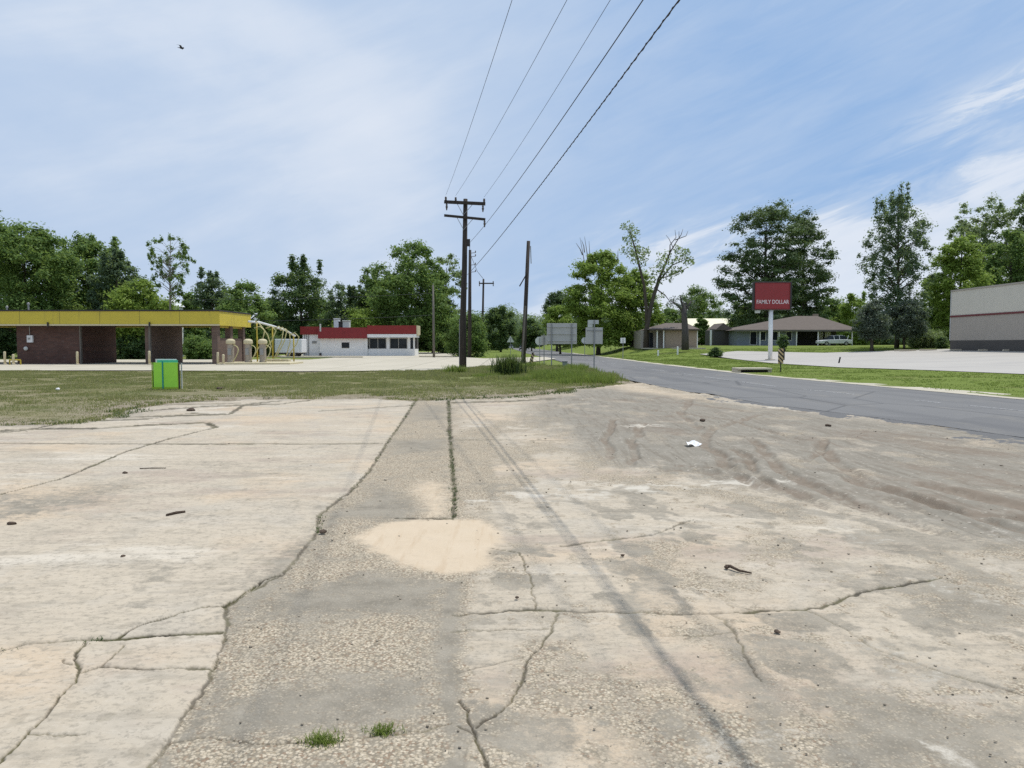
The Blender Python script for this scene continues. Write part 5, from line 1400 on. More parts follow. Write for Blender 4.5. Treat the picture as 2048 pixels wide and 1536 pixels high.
# window wing: sill wall, posts, glazing
zw0, zw1 = Z_(698, RY), Z_(676, RY)
mesh('wall', MB().box(xc + .003, xd, RY + 0.35, y1 - .3, z0, zw0), 'white_paint', parent=rb)
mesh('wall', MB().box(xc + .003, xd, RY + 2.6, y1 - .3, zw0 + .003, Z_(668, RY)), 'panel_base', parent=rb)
for a_, b_ in ((738, 772), (779, 814)):
    wx0, wx1 = X_(a_, RY), X_(b_, RY)
    mb = MB(); mb.box(wx0, wx1, RY + .40, RY + .48, zw0 + .003, zw0 + .07); mb.box(wx0, wx1, RY + .40, RY + .48, zw1 - .07, zw1); mb.box(wx0, wx0 + .06, RY + .4, RY + .48, zw0 + .07, zw1 - .07); mb.box(wx1 - .06, wx1, RY + .4, RY + .48, zw0 + .07, zw1 - .07); mb.box((wx0 + wx1) / 2 - .025, (wx0 + wx1) / 2 + .025, RY + .4, RY + .48, zw0 + .07, zw1 - .07)
    wf = mesh('window', mb, 'alu', parent=rb)
    mesh('pane', MB().box(wx0 + .05, wx1 - .05, RY + .43, RY + .45, zw0 + .06, zw1 - .06), 'glass_dark', parent=wf)
for a_, b_ in ((772.4, 778.6), (814.4, 820), (826, 829)):
    mesh('post', MB().box(X_(a_, RY), X_(b_, RY), RY + .36, RY + .56, zw0 + .003, zw1 + .1), 'white_paint', parent=rb)
mesh('side_pane', MB().box(X_(820.4, RY), X_(825.6, RY), RY + .44, RY + .47, zw0 + .003, zw1), 'glass_dark', parent=rb)
# fascias at their three levels
mesh('fascia', MB().add([(xb - .1, RY - .55, Z_(677, RY)), (xc + .05, RY - .55, Z_(677, RY)), (xc + .05, RY - .25, Z_(655, RY)), (xb - .1, RY - .25, Z_(655, RY)), (xb - .1, RY + .2, Z_(677, RY)), (xc + .05, RY + .2, Z_(677, RY)), (xc + .05, RY + .2, Z_(655, RY)), (xb - .1, RY + .2, Z_(655, RY))],
     [(0, 1, 2, 3), (5, 4, 7, 6), (0, 4, 5, 1), (3, 2, 6, 7), (0, 3, 7, 4), (1, 5, 6, 2)]), 'red_paint', parent=rb)
mesh('fascia', MB().box(X_(600, RY), xb - .12, RY + .3, RY + .5, Z_(669, RY), Z_(653, RY)), 'red_paint', parent=rb)
fw = mesh('fascia', MB().box(xc + .07, X_(834, RY), RY - .4, RY - .2, Z_(668, RY), Z_(651, RY)), 'red_paint', parent=rb)
mesh('soffit', MB().box(xc + .07, X_(834, RY), RY - .38, RY + 2.5, Z_(675, RY), Z_(668.5, RY)), 'white_paint', parent=rb)
mesh('end_fascia', MB().box(X_(834, RY) + .003, X_(834, RY) + .15, RY - .4, RY + 2.6, Z_(670, RY), Z_(651, RY)), 'cream_paint', parent=rb)
mesh('roof', MB().box(X_(601, RY), X_(829, RY) - .05, RY + .52, y1 - .35, Z_(668, RY) + .02, Z_(658, RY)), 'roof_tar', parent=rb)
mesh('vent_pipe', MB().tube([(X_(643, RY), RY - .35, Z_(663, RY)), (X_(643, RY), RY - .35, Z_(648, RY))], .10, 8), 'alu_pale', parent=rb)
for a_, w_, t_, mt in ((676, .32, 639, 'white_metal'), (695, .42, 643, 'alu_pale'), (684, .22, 645, 'dark_metal')):
    x0 = X_(a_, RY + 3); mb = MB(); mb.box(x0 - w_, x0 + w_, RY + 2.2, RY + 3.3, Z_(658, RY), Z_(t_, RY + 3)); mb.box(x0 - w_ * 1.1, x0 + w_ * 1.1, RY + 2.1, RY + 3.4, Z_(t_, RY + 3) + .003, Z_(t_, RY + 3) + .12)
    mesh('roof_unit', mb, mt, parent=rb, bevel=.03)
wx0, wx1 = X_(684, RY), X_(699, RY); zwa, zwb = Z_(696, RY), Z_(685, RY)
mb = MB(); 
for bx in ((wx0, wx1, zwa, zwa + .07), (wx0, wx1, zwb - .07, zwb), (wx0, wx0 + .07, zwa + .07, zwb - .07), (wx1 - .07, wx1, zwa + .07, zwb - .07), ((wx0 + wx1) / 2 - .03, (wx0 + wx1) / 2 + .03, zwa + .07, zwb - .07)):
    mb.box(bx[0], bx[1], RY - .06, RY - .003, bx[2], bx[3])
wf = mesh('window', mb, 'dark_metal', parent=rb); mesh('pane', MB().box(wx0 + .03, wx1 - .03, RY - .04, RY - .02, zwa + .03, zwb - .03), 'glass_dark', parent=wf)
for a_ in (608, 612, 616):
    mesh('downpipe', MB().tube([(X_(a_, RY), RY + .42, 0.05), (X_(a_, RY), RY + .42, Z_(668, RY))], .05, 6), 'grey_metal', parent=rb)
mesh('wall_panel', MB().box(X_(623, RY), X_(632, RY), RY + .44, RY + .497, Z_(687, RY), Z_(682, RY)), 'grey_metal', parent=rb)
mesh('gas_meter', MB().box(X_(640, RY), X_(643.5, RY), RY - .3, RY - .003, 0.02, .42), 'dark_metal', parent=rb, bevel=.03)
# kerbs of its yard
for (a_, b_, yk, lb) in ((560, 725, 84, 'long low concrete kerb in front of the red roofed building'), (838, 905, 88, 'short kerb right of the red roofed building')):
    o = mesh('kerb', MB().box(X_(a_, yk), X_(b_, yk), yk, yk + .4, 0.05, .22), 'kerb_concrete', bevel=.03); struct(o)
# trailer
TY = 92.0
tr = thing('box_trailer', 'white box trailer parked left of the red roofed building', 'trailer', (X_(577, TY), TY, 0.07))
tx0, tx1 = X_(549.5, TY), X_(604, TY)
mb = MB(); mb.box(tx0, tx1, TY, TY + 2.3, .52, Z_(678, TY)); mesh('body', mb, 'white_metal', parent=tr, bevel=.08)
for i in range(9):
    x0 = tx0 + (tx1 - tx0) * (i + .5) / 9; 
    if i % 2 == 0: mesh('rib', MB().box(x0 - .02, x0 + .02, TY - .02, TY - .003, .6, Z_(679, TY)), 'white_metal', parent=tr)
mesh('chassis', MB().box(tx0 + .3, tx1 - .1, TY + .2, TY + 2.1, .38, .517), 'dark_metal', parent=tr)
for x0 in (tx0 + 1.6, tx0 + 2.4):
    for y_ in (TY + .15, TY + 2.0):
        wl = mesh('wheel', MB().lathe([(.10, -.1), (.30, -.1), (.34, -.05), (.34, .05), (.30, .1), (.1, .1)], (x0, y_, .34), 18, 'y'), 'rubber', parent=tr)
        mesh('rim', MB().lathe([(.05, -.115), (.19, -.112), (.19, -.102)], (x0, y_, .34), 12, 'y'), 'grey_metal', parent=wl)
mesh('hitch', MB().beam((tx0 + .3, TY + 1.15, .42), (tx0 - 0.9, TY + 1.15, .45), .1, .1), 'dark_metal', parent=tr)

# ------------------------------------------------------------------ lime sign board
LY = 26.2
lx0, lx1 = X_(304, LY), X_(355.5, LY)
sb = thing('yard_sign', 'bright lime green board on dark stakes standing in the dry grass', 'sign', ((lx0 + lx1) / 2, LY, 0.0))
zt_, zb2 = Z_(725, LY), Z_(777, LY)
mb = MB(); mb.box(lx0 + .05, lx1 - .01, LY - .012, LY + .012, zb2 + .05, zt_); fp = mesh('front_panel', mb, 'lime', parent=sb)
mesh('lower_border', MB().box(lx0, lx1, LY - .014, LY + .014, zb2 - .03, zb2 + .047), 'lime_yellow', parent=sb)
mesh('side_border', MB().box(lx1 - .008, lx1 + .012, LY - .013, LY + .013, zb2 + .05, zt_), 'lime_yellow', parent=sb)
mesh('side_panel', MB().add([(lx0 - .10, LY + .16, zb2 - .03), (lx0 - .003, LY, zb2 - .03), (lx0 - .003, LY, zt_), (lx0 - .10, LY + .16, zt_), (lx0 - .10, LY + .18, zb2 - .03), (lx0 + .012, LY + .018, zb2 - .03), (lx0 + .012, LY + .018, zt_), (lx0 - .10, LY + .18, zt_)], [(0, 1, 2, 3), (5, 4, 7, 6), (0, 4, 5, 1), (3, 2, 6, 7), (0, 3, 7, 4), (1, 5, 6, 2)]), 'lime_yellow', parent=sb)
cxm = X_(325.5, LY); mesh('centre_stripe', MB().box(cxm - .022, cxm + .022, LY - .03, LY - .015, zb2 + .0, zt_ + .05), 'teal', parent=sb)
mesh('back_panel', MB().box(lx0 + .03, lx1 - .14, LY + .20, LY + .22, zb2 + .1, Z_(718, LY + .2)), 'white_paint', parent=sb)
mesh('top_card', MB().box(lx0 + .10, lx1 - .08, LY + .17, LY + .19, zt_ - .3, Z_(720, LY + .18)), 'teal_card', parent=sb)
for x0, y_, h, mt in ((lx0 + .04, LY + .03, zt_ - .05, 'dark_metal'), (lx1 + .03, LY + .02, zt_ - .03, 'dark_metal'), (lx1 + .075, LY + .12, zt_ - .02, 'alu_pale'), (lx0 - .06, LY + .2, zt_ - .3, 'dark_metal')):
    mesh('stake', MB().box(x0 - .018, x0 + .018, y_ - .018, y_ + .018, -.1, h), mt, parent=sb)

# ------------------------------------------------------------------ road signs
SG = 'road signs seen from behind'
def post(mb, x0, y0, z0, z1, w=.05):
    mb.box(x0 - w / 2, x0 + w / 2, y0 - .03, y0 - .015, z0, z1); mb.box(x0 - w / 2, x0 - w / 2 + .012, y0 - .014, y0 + .02, z0, z1); mb.box(x0 + w / 2 - .012, x0 + w / 2, y0 - .014, y0 + .02, z0, z1)
SY = 50.0
bs = thing('highway_sign', 'large blank grey back of a highway sign on two posts', 'road sign', (X_(1123, SY), SY, 0), SG)
mesh('panel', MB().box(X_(1093.5, SY), X_(1153.5, SY), SY, SY + .02, Z_(688, SY), Z_(646.5, SY)), 'alu', parent=bs, bevel=.006)
for z_ in (Z_(654, SY), Z_(668, SY), Z_(682, SY)): mesh('stiffener', MB().box(X_(1095, SY), X_(1152, SY), SY - .045, SY - .003, z_ - .03, z_ + .03), 'alu', parent=bs)
for p_ in (1103, 1143):
    mb = MB(); post(mb, X_(p_, SY), SY - .05, -.1, Z_(647, SY), .075); mesh('post', mb, 'grey_metal', parent=bs)
S2 = 45.0
r2_ = thing('route_sign', 'stacked sign back with small tilted plates above a square panel', 'road sign', (X_(1188, S2), S2, 0), SG)
mesh('panel', MB().box(X_(1171, S2), X_(1205, S2), S2, S2 + .015, Z_(688, S2), Z_(655, S2)), 'alu', parent=r2_, bevel=.006)
mesh('crossbar', MB().box(X_(1173, S2), X_(1204, S2), S2 - .035, S2 - .003, Z_(662, S2), Z_(660, S2)), 'grey_metal', parent=r2_)
mesh('small_plate', MB().box(X_(1176, S2), X_(1197, S2), S2, S2 + .012, Z_(648, S2), Z_(640, S2)), 'alu_pale', parent=r2_)
mesh('small_plate', MB().box(X_(1175, S2), X_(1185, S2), S2 + .02, S2 + .03, Z_(654.5, S2), Z_(641, S2)), 'alu_pale', parent=r2_)
mb = MB(); post(mb, X_(1188, S2), S2 - .04, -.1, Z_(640, S2), .07); mesh('post', mb, 'grey_metal', parent=r2_)
def oct_sign(label, px_, py_, rpx, Y, base_z=0.0):
    x0, _, z0 = at(px_, py_, Y); r_ = rpx / F * Y
    o = thing('stop_sign', label, 'road sign', (x0, Y, base_z), SG)
    mb = MB(); mb.prism([(x0 + r_ * math.cos(R(22.5 + 45 * k)), z0 + r_ * math.sin(R(22.5 + 45 * k))) for k in range(8)], Y, Y + .012); mesh('panel', mb, 'alu_pale', parent=o)
    mb = MB(); post(mb, x0 + .02, Y - .03, base_z - .1, z0 + r_ * .8, .06); mesh('post', mb, 'grey_metal', parent=o)
oct_sign('pale octagonal stop sign back left of the big grey sign', 1079, 682, 9.0, 64)
oct_sign('small pale octagonal sign back half hidden by stacked sign', 1169, 681, 6.5, 95)
S3 = 52.0
ns = thing('narrow_sign', 'narrow grey sign back on a single post beside the big sign', 'road sign', (X_(1088, S3), S3, 0), SG)
mesh('panel', MB().box(X_(1082, S3), X_(1094, S3), S3, S3 + .015, Z_(690, S3), Z_(671, S3)), 'alu', parent=ns); mb = MB(); post(mb, X_(1088, S3), S3 - .04, -.1, Z_(668, S3), .06); mesh('post', mb, 'grey_metal', parent=ns)
x0, Y0, z0 = at(1021, 679, 110); ts = thing('triangle_sign', 'small white triangular sign far down the road', 'road sign', (x0, Y0, 0)); mb = MB(); mb.prism([(x0 - .55, z0 - .4), (x0 + .55, z0 - .4), (x0, z0 + .55)], Y0, Y0 + .015); mesh('panel', mb, 'alu_pale', parent=ts); mb = MB(); post(mb, x0, Y0 - .04, -.1, z0 + .3, .07); mesh('post', mb, 'grey_metal', parent=ts)
Yw = 78.0; x0, _, z0 = at(1246, 681, Yw); zg_ = tzf(x0, Yw); ws = thing('small_sign', 'small white square sign on the lawn across the road', 'road sign', (x0, Yw, zg_)); mesh('panel', MB().box(x0 - .26, x0 + .26, Yw, Yw + .015, z0 - .28, z0 + .28), 'white_paint', parent=ws); mb = MB(); post(mb, x0, Yw - .04, zg_ - .1, z0 + .2, .06); mesh('post', mb, 'grey_metal', parent=ws)
# hazard markers
YM = 42.5; x0, _, _ = at(1561, 745, YM); zg_ = tzf(x0, YM); hm = thing('hazard_marker', 'striped black and orange marker on thin post by the road', 'marker', (x0, YM, zg_))
o_ = mesh('panel', MB().box(x0 - .15, x0 + .15, YM, YM + .012, Z_(727, YM), Z_(697, YM)), 'stripe_marker', parent=hm)
mesh('shield', MB().box(x0 + .155, x0 + .22, YM + .0, YM + .03, Z_(720, YM), Z_(695, YM)), 'dark_metal', parent=hm)
mb = MB(); post(mb, x0 + .02, YM + .05, zg_ - .1, Z_(697, YM), .05); mesh('post', mb, 'dark_metal', parent=hm)
YM = 49.0; x0, _, _ = at(1063, 738, YM); hm = thing('hazard_marker', 'leaning yellow and black marker in the weeds by grey sign', 'marker', (x0, YM, 0))
mesh('panel', MB().beam((x0 - .14, YM, .12), (x0 + .12, YM, .98), .02, .2, (1, 0, 0)), 'stripe_marker', parent=hm); mesh('post', MB().beam((x0 + .16, YM + .06, -.1), (x0 + .03, YM + .06, 1.05), .05, .05), 'marker_yellow', parent=hm)
x0, _, _ = at(1066, 715, YM); mesh('cap', MB().box(x0 - .06, x0 + .06, YM, YM + .1, .82, 1.05), 'dark_metal', parent=hm)
YM = 56.0; x0, _, _ = at(1677, 728, YM); zg_ = tzf(x0, YM); o = mesh('marker_post', MB().beam((x0, YM, zg_ - .05), (x0 + .12, YM, zg_ + .5), .09, .09), 'dark_metal', origin=(x0, YM, zg_), bevel=.01); tag(o, 'short dark leaning stake at the store lot front edge', 'stake')
YM = 49.0; x0 = X_(1130, YM); pe = thing('utility_pedestal', 'small grey green utility box in the weeds under the big sign', 'utility box', (x0, YM, 0)); mesh('body', MB().box(x0 - .16, x0 + .16, YM, YM + .25, 0, .42), 'pedestal', parent=pe, bevel=.02); mesh('cap', MB().box(x0 - .18, x0 + .18, YM - .02, YM + .27, .423, .5), 'grey_metal', parent=pe, bevel=.02)
# drain
x0, y0 = gnd(1447, 746); x0 = float(road_r(y0)) + 1.3; dr = thing('storm_drain', 'concrete storm drain inlet with dark mouth at the road edge', 'drain', (x0, y0, 0.02))
mb = MB(); mb.box(x0 - 1.0, x0 + .9, y0, y0 + 1.2, .17, .27); mb.box(x0 - 1.0, x0 - .8, y0 + .1, y0 + 1.2, -.05, .167); mb.box(x0 + .7, x0 + .9, y0 + .1, y0 + 1.2, -.05, .167); mesh('slab', mb, 'kerb_concrete', parent=dr, bevel=.02)
mesh('mouth', MB().box(x0 - .79, x0 + .69, y0 + .25, y0 + 1.1, -.05, .165), 'rubber', parent=dr)  # near-black block standing in for the shade inside the opening

# ------------------------------------------------------------------ red pole sign
QY = 68.0
x0 = X_(1540, QY); zg_ = tzf(x0, QY)
rs_ = thing('pole_sign', 'red box sign with white letters on a thick white pole', 'sign', (x0, QY, zg_))
mb = MB(); mb.tube([(x0, QY, zg_ - .2), (x0, QY, Z_(619, QY))], .19, 18); pl_ = mesh('pole', mb, 'white_paint', parent=rs_, smooth=True)
mesh('base_plate', MB().box(x0 - .35, x0 + .35, QY - .35, QY + .35, zg_ - .05, zg_ + .12), 'kerb_concrete', parent=rs_, bevel=.02)
sx0, sx1, sz0, sz1 = X_(1503.5, QY), X_(1579, QY), Z_(620, QY), Z_(564, QY)
cab = mesh('cabinet', MB().box(sx0, sx1, QY - .28, QY + .28, sz0, sz1), 'dark_metal', parent=rs_, bevel=.03)
fx0, fx1, fz0, fz1 = sx0 + .16, sx1 - .26, sz0 + .12, sz1 - .16
fc = mesh('face', MB().box(fx0, fx1, QY - .305, QY - .283, fz0, fz1), 'sign_red', parent=cab)
mesh('frame', MB().box(fx0 - .06, fx1 + .06, QY - .33, QY - .283, fz1 + .003, fz1 + .07).box(fx0 - .06, fx1 + .06, QY - .33, QY - .283, fz0 - .07, fz0 - .003).box(fx0 - .07, fx0 - .003, QY - .33, QY - .283, fz0, fz1).box(fx1 + .003, fx1 + .07, QY - .33, QY - .283, fz0, fz1), 'red_paint', parent=cab)
def lettering(txt, par, x0, x1, z0, z1, y0, mat):
    cu = bpy.data.curves.new('lettering', 'FONT'); cu.body = txt; cu.size = 1.0; cu.extrude = 0.01
    cu.offset = 0.012
    to = bpy.data.objects.new('lettering_tmp', cu); COL.objects.link(to)
    bpy.context.view_layer.update()
    dg = bpy.context.evaluated_depsgraph_get()
    me = bpy.data.meshes.new_from_object(to.evaluated_get(dg))
    bpy.data.objects.remove(to)
    co = np.array([v_.co[:] for v_ in me.vertices]); mn, mx = co.min(0), co.max(0)
    b_ = wloc(par)
    for v_ in me.vertices:
        q = v_.co
        v_.co = Vector((x0 + (q.x - mn[0]) / (mx[0] - mn[0]) * (x1 - x0) - b_.x, y0 - (q.z - mn[2]) - b_.y, z0 + (q.y - mn[1]) / (mx[1] - mn[1]) * (z1 - z0) - b_.z))
    me.materials.append(MATS[mat])
    o = bpy.data.objects.new('lettering', me); link(o, par)
    return o
lettering('FAMILY DOLLAR', fc, X_(1509, QY), X_(1573, QY), Z_(608, QY), Z_(600, QY), QY - .307, 'sign_white')
mb = MB(); mb.box(X_(1508, QY), X_(1518, QY), QY - .1, QY + .1, sz0 - .28, sz0 - .003); mesh('floodlight', mb, 'alu_pale', parent=rs_, bevel=.03)

# ------------------------------------------------------------------ grey store
st_ = thing('store', 'grey metal panelled store with thin red stripe and dark base', 'store', (58, 66, .8))
gx_ = X_(1899, 75.0); gy1, gy0_ = 75.0, 40.0
za, zb3, zc, zd, ze = .55, Z_(681, 75), Z_(635, 75), Z_(631.5, 75), Z_(583.5, 75)
X2 = gx_ + 26
mesh('base', MB().box(gx_ - .02, X2, gy0_, gy1, za, zb3), 'panel_base', parent=st_)
def ribbed(name, z0, z1, mat, inset=0.0):
    mb = MB(); 
    ys = np.arange(gy0_, gy1 + .01, .30)
    prof = []
    for i, y_ in enumerate(ys):
        prof += [(y_, 0.0), (min(y_ + .20, gy1), 0.0), (min(y_ + .23, gy1), .010), (min(y_ + .27, gy1), .010)]
    P_ = [(gx_ - q[1] + inset, q[0]) for q in prof] + [(gx_ + inset, gy1), (X2, gy1), (X2, gy0_)]
    V_ = [(a, b, z0) for a, b in P_] + [(a, b, z1) for a, b in P_]; n_ = len(P_)
    F_ = [(i, (i + 1) % n_, (i + 1) % n_ + n_, i + n_) for i in range(n_)]
    mb.add(V_, F_); mb.add([(gx_ + .05, gy0_, z1 - .02), (X2, gy0_, z1 - .02), (X2, gy1 - .01, z1 - .02), (gx_ + .05, gy1 - .01, z1 - .02)], [(0, 1, 2, 3)])
    return mesh(name, mb, mat, parent=st_)
ribbed('wall', zb3 + .003, zc, 'panel_lower'); ribbed('wall', zd, ze, 'panel_upper')
mesh('stripe', MB().box(gx_ - .07, X2, gy0_, gy1 + .05, zc + .003, zd - .003), 'stripe_red', parent=st_)
mesh('parapet_cap', MB().box(gx_ - .08, X2 + .05, gy0_, gy1 + .06, ze + .003, ze + .14), 'panel_lower', parent=st_)
mesh('corner_trim', MB().box(gx_ - .055, gx_ + .08, gy1 + .003, gy1 + .05, zb3, zc).box(gx_ - .055, gx_ + .08, gy1 + .003, gy1 + .05, zd, ze), 'white_metal', parent=st_)
for k, (px_, Yk, lb) in enumerate([(1815, 77.5, 'wheel stop farthest left on the store lot'), (1856, 77.0, 'wheel stop just left of the store corner'), (1918, 73.0, 'wheel stop beside the store corner base'), (1976, 69, 'wheel stop along the middle of the store wall'), (2026, 66, 'wheel stop nearest the right edge by the store')]):
    x0 = X_(px_, Yk); z_ = tzf(x0, Yk) + .05
    o = mesh('wheel_stop', MB().prism([(x0 - .9, z_), (x0 + .9, z_), (x0 + .85, z_ + .15), (x0 - .85, z_ + .15)], Yk, Yk + .16), 'kerb_concrete', origin=(x0, Yk, z_), bevel=.02); tag(o, lb, 'wheel stop', 'concrete wheel stops')
kb = MB(); kb.box(X_(1790, 79), gx_ + .5, 79, 79.3, tzf(40, 79) - .1, tzf(40, 79) + .22); struct(mesh('kerb', kb, 'kerb_concrete', bevel=.03))

# ------------------------------------------------------------------ houses across the road
HY = 108.0
hx0, hx1 = X_(1474, HY), X_(1716, HY); hz = tzf((hx0 + hx1) / 2, HY)
rh = thing('ranch_house', 'long low ranch house with brown hip roof and open carport', 'house', ((hx0 + hx1) / 2, HY + 5, hz))
ev = Z_(660.5, HY); rg_ = Z_(632, HY + 6)
ex0, ex1 = X_(1466, HY - .6), X_(1722, HY - .6)
mb = MB(); r0_, r1_ = X_(1590, HY + 6), X_(1632, HY + 6)
mb.add([(ex0, HY - .8, ev), (ex1, HY - .8, ev), (ex1, HY + 12.8, ev), (ex0, HY + 12.8, ev), (r0_, HY + 6, rg_), (r1_, HY + 6, rg_)], [(0, 1, 5, 4), (1, 2, 5), (2, 3, 4, 5), (3, 0, 4), (0, 3, 2, 1)])
rf = mesh('roof', mb, 'roof_shingle', parent=rh)
mesh('chimney', MB().box(X_(1626, HY + 7), X_(1634, HY + 7), HY + 6.8, HY + 7.6, rg_ - .6, rg_ + .35), 'beige_wall', parent=rf)
mesh('fascia', MB().box(ex0 - .02, ex1 + .02, HY - .86, HY - .803, ev - .18, ev + .06), 'grey_wood', parent=rf)
mesh('wall', MB().box(hx0, X_(1592, HY), HY + .3, HY + 12, hz - .1, ev - .02), 'blue_grey_wall', parent=rh)
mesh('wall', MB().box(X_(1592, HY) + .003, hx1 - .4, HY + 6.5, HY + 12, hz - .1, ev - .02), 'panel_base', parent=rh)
mesh('side_wall', MB().box(X_(1671, HY), X_(1681, HY), HY + 6.3, HY + 6.497, hz + .8, ev - .1), 'white_paint', parent=rh)
mesh('side_wall', MB().box(X_(1685, HY), X_(1697, HY), HY + 6.3, HY + 6.497, hz - .1, ev - .1), 'white_paint', parent=rh)
for a_, b_ in ((1500, 1514), (1520, 1532), (1544, 1556), (1572, 1584)):
    wx0, wx1 = X_(a_, HY), X_(b_, HY); mb = MB(); zlo, zhi = hz + (.1 if a_ == 1500 else .75), hz + 2.05
    for bx in ((wx0, wx1, zlo, zlo + .06), (wx0, wx1, zhi - .06, zhi), (wx0, wx0 + .06, zlo + .06, zhi - .06), (wx1 - .06, wx1, zlo + .06, zhi - .06)): mb.box(bx[0], bx[1], HY + .24, HY + .297, bx[2], bx[3])
    wf = mesh('window' if a_ != 1500 else 'door', mb, 'white_paint', parent=rh); mesh('pane', MB().box(wx0 + .05, wx1 - .05, HY + .25, HY + .28, zlo + .05, zhi - .05), 'glass_dark', parent=wf)
for p_ in (1519, 1557, 1592, 1635, 1703):
    x_ = X_(p_, HY - .5); mesh('porch_post', MB().box(x_ - .07, x_ + .07, HY - .55, HY - .42, hz - .1, ev - .003), 'white_paint', parent=rh)
# cars
def car(label, x0, y0, z0, paintm, face_x=True, flip=1, L=4.6, H=1.45, name='parked_car', rot=None):
    r = thing(name, label, 'car', (x0, y0, z0))
    W = 1.75; hl = L / 2
    side = [(-hl, .32), (-hl, .62), (-hl + .08, .74), (-hl + 1.15, .86), (hl - .75, .90), (hl - .05, .80), (hl, .60), (hl, .32)]
    cab = [(-hl + .95, .85), (-hl + 1.75, H - .06), (-hl + 2.1, H), (hl - 1.35, H), (hl - 1.0, H - .08), (hl - .35, .88)]
    def place(mbx):
        if face_x: f = lambda p: (x0 + flip * p[0], y0 + p[1], z0 + p[2])
        else: f = lambda p: (x0 + p[1], y0 + flip * p[0], z0 + p[2])
        mbx.v = [f(p) for p in mbx.v]; return mbx
    b = mesh('body', place(MB().prism(side, -W / 2, W / 2)), paintm, parent=r, bevel=.06, seg=3)
    mb = MB(); n = len(cab)
    V_ = [(x, -W / 2 + .06 + .22 * (z - .85) / (H - .85), z) for x, z in cab] + [(x, W / 2 - .06 - .22 * (z - .85) / (H - .85), z) for x, z in cab]
    mb.add(V_, [tuple(range(n)), tuple(range(2 * n - 1, n - 1, -1))] + [((i + 1) % n, i, i + n, (i + 1) % n + n) for i in range(n)])
    mesh('cabin', place(mb), 'glass_dark', parent=r, bevel=.04)
    rf_ = MB(); rf_.box(-hl + 2.0, hl - 1.25, -W / 2 + .30, W / 2 - .30, H - .003, H + .03); mesh('roof', place(rf_), paintm, parent=r, bevel=.02)
    for sgn in (-1, 1):
        for xx in (-hl + 1.95, (-hl + hl) / 2 + .45, hl - .75):
            pb = MB(); pb.beam((xx, sgn * (W / 2 - .05), .86), (xx + (.25 if xx > 0.6 else -0.02), sgn * (W / 2 - .27), H - .01), .07, .03, (0, 1, 0)); mesh('pillar', place(pb), paintm, parent=r)
    for xx in (-hl + .85, hl - .9):
        for sgn in (-1, 1):
            wl = mesh('wheel', place(MB().lathe([(.12, -.1), (.29, -.1), (.32, -.06), (.32, .06), (.29, .1), (.12, .1)], (xx, sgn * (W / 2 - .08), .32), 18, 'y')), 'rubber', parent=r)
            mesh('rim', place(MB().lathe([(.04, -.11), (.19, -.106), (.19, .106), (.04, .11)], (xx, sgn * (W / 2 - .08), .32), 12, 'y')), 'car_silver', parent=wl)
    for sgn in (-1, 1):
        mesh('headlight', place(MB().box(-hl - .01, -hl + .12, sgn * .62 - .17, sgn * .62 + .17, .60, .72)), 'alu_pale', parent=r, bevel=.03)
        mesh('tail_light', place(MB().box(hl - .1, hl + .012, sgn * .66 - .16, sgn * .66 + .16, .62, .76)), 'red_paint', parent=r, bevel=.03)
    return r
car('white sedan parked before the carport of the ranch house', X_(1667, HY - 2.2), HY - 2.2, tzf(44, HY - 2), 'car_white', True, 1, 4.5)
car('dark car coming along the far end of the road', X_(1046, 185), 185, 0.01, 'car_dark', False, 1, 4.6, 1.7, 'moving_car')
car('small silver car farthest down the road', X_(1020, 215), 215, 0.01, 'car_silver', False, 1, 4.4, 1.5, 'moving_car')
# beige house
BY = 98.0; bz = tzf(X_(1345, BY), BY)
bh = thing('cottage', 'small beige cottage with brown gable roof behind cut off trunk', 'house', (X_(1345, BY), BY + 4, bz))
xA, xB = X_(1330, BY), X_(1393, BY); evb = Z_(659, BY); xP = X_(1287, BY)
mesh('wall', MB().box(xA, xB, BY, BY + 8, bz - .1, evb), 'beige_wall', parent=bh)
mesh('wall', MB().box(xP, xA - .003, BY + 2.2, BY + 8, bz - .1, evb - .1), 'panel_lower', parent=bh)
rg2 = Z_(646, BY + 4)
mb = MB(); e0, e1 = X_(1296, BY), X_(1398, BY)
mb.add([(e0, BY - .5, evb), (e1, BY - .5, evb), (e1, BY + 8.5, evb), (e0, BY + 8.5, evb), (X_(1330, BY + 4), BY + 4, rg2), (X_(1372, BY + 4), BY + 4, rg2)], [(0, 1, 5, 4), (1, 2, 5), (2, 3, 4, 5), (3, 0, 4), (0, 3, 2, 1)]); mesh('roof', mb, 'roof_shingle', parent=bh)
mesh('fascia', MB().box(e0, e1, BY - .57, BY - .503, evb - .14, evb + .05), 'bark', parent=bh)
for p_ in (1313, 1326): x_ = X_(p_, BY); mesh('porch_post', MB().box(x_ - .07, x_ + .07, BY - .3, BY - .16, bz - .1, evb - .003), 'white_paint', parent=bh)
wx0, wx1 = X_(1297, BY + 2), X_(1306, BY + 2); wf = mesh('door', MB().box(wx0, wx1, BY + 2.13, BY + 2.197, bz, bz + 2.0), 'glass_dark', parent=bh)
mesh('porch', MB().box(xP, xA - .01, BY - .4, BY + 2.19, bz - .12, bz + .02), 'kerb_concrete', parent=bh)
mesh('step', MB().box(X_(1338, BY), X_(1400, BY), BY - 2.8, BY - .41, bz - .12, bz + .04), 'kerb_concrete', parent=bh)
mesh('corner_board', MB().box(xB + .003, xB + .12, BY - .02, BY + .14, bz, evb - .15), 'white_paint', parent=bh)
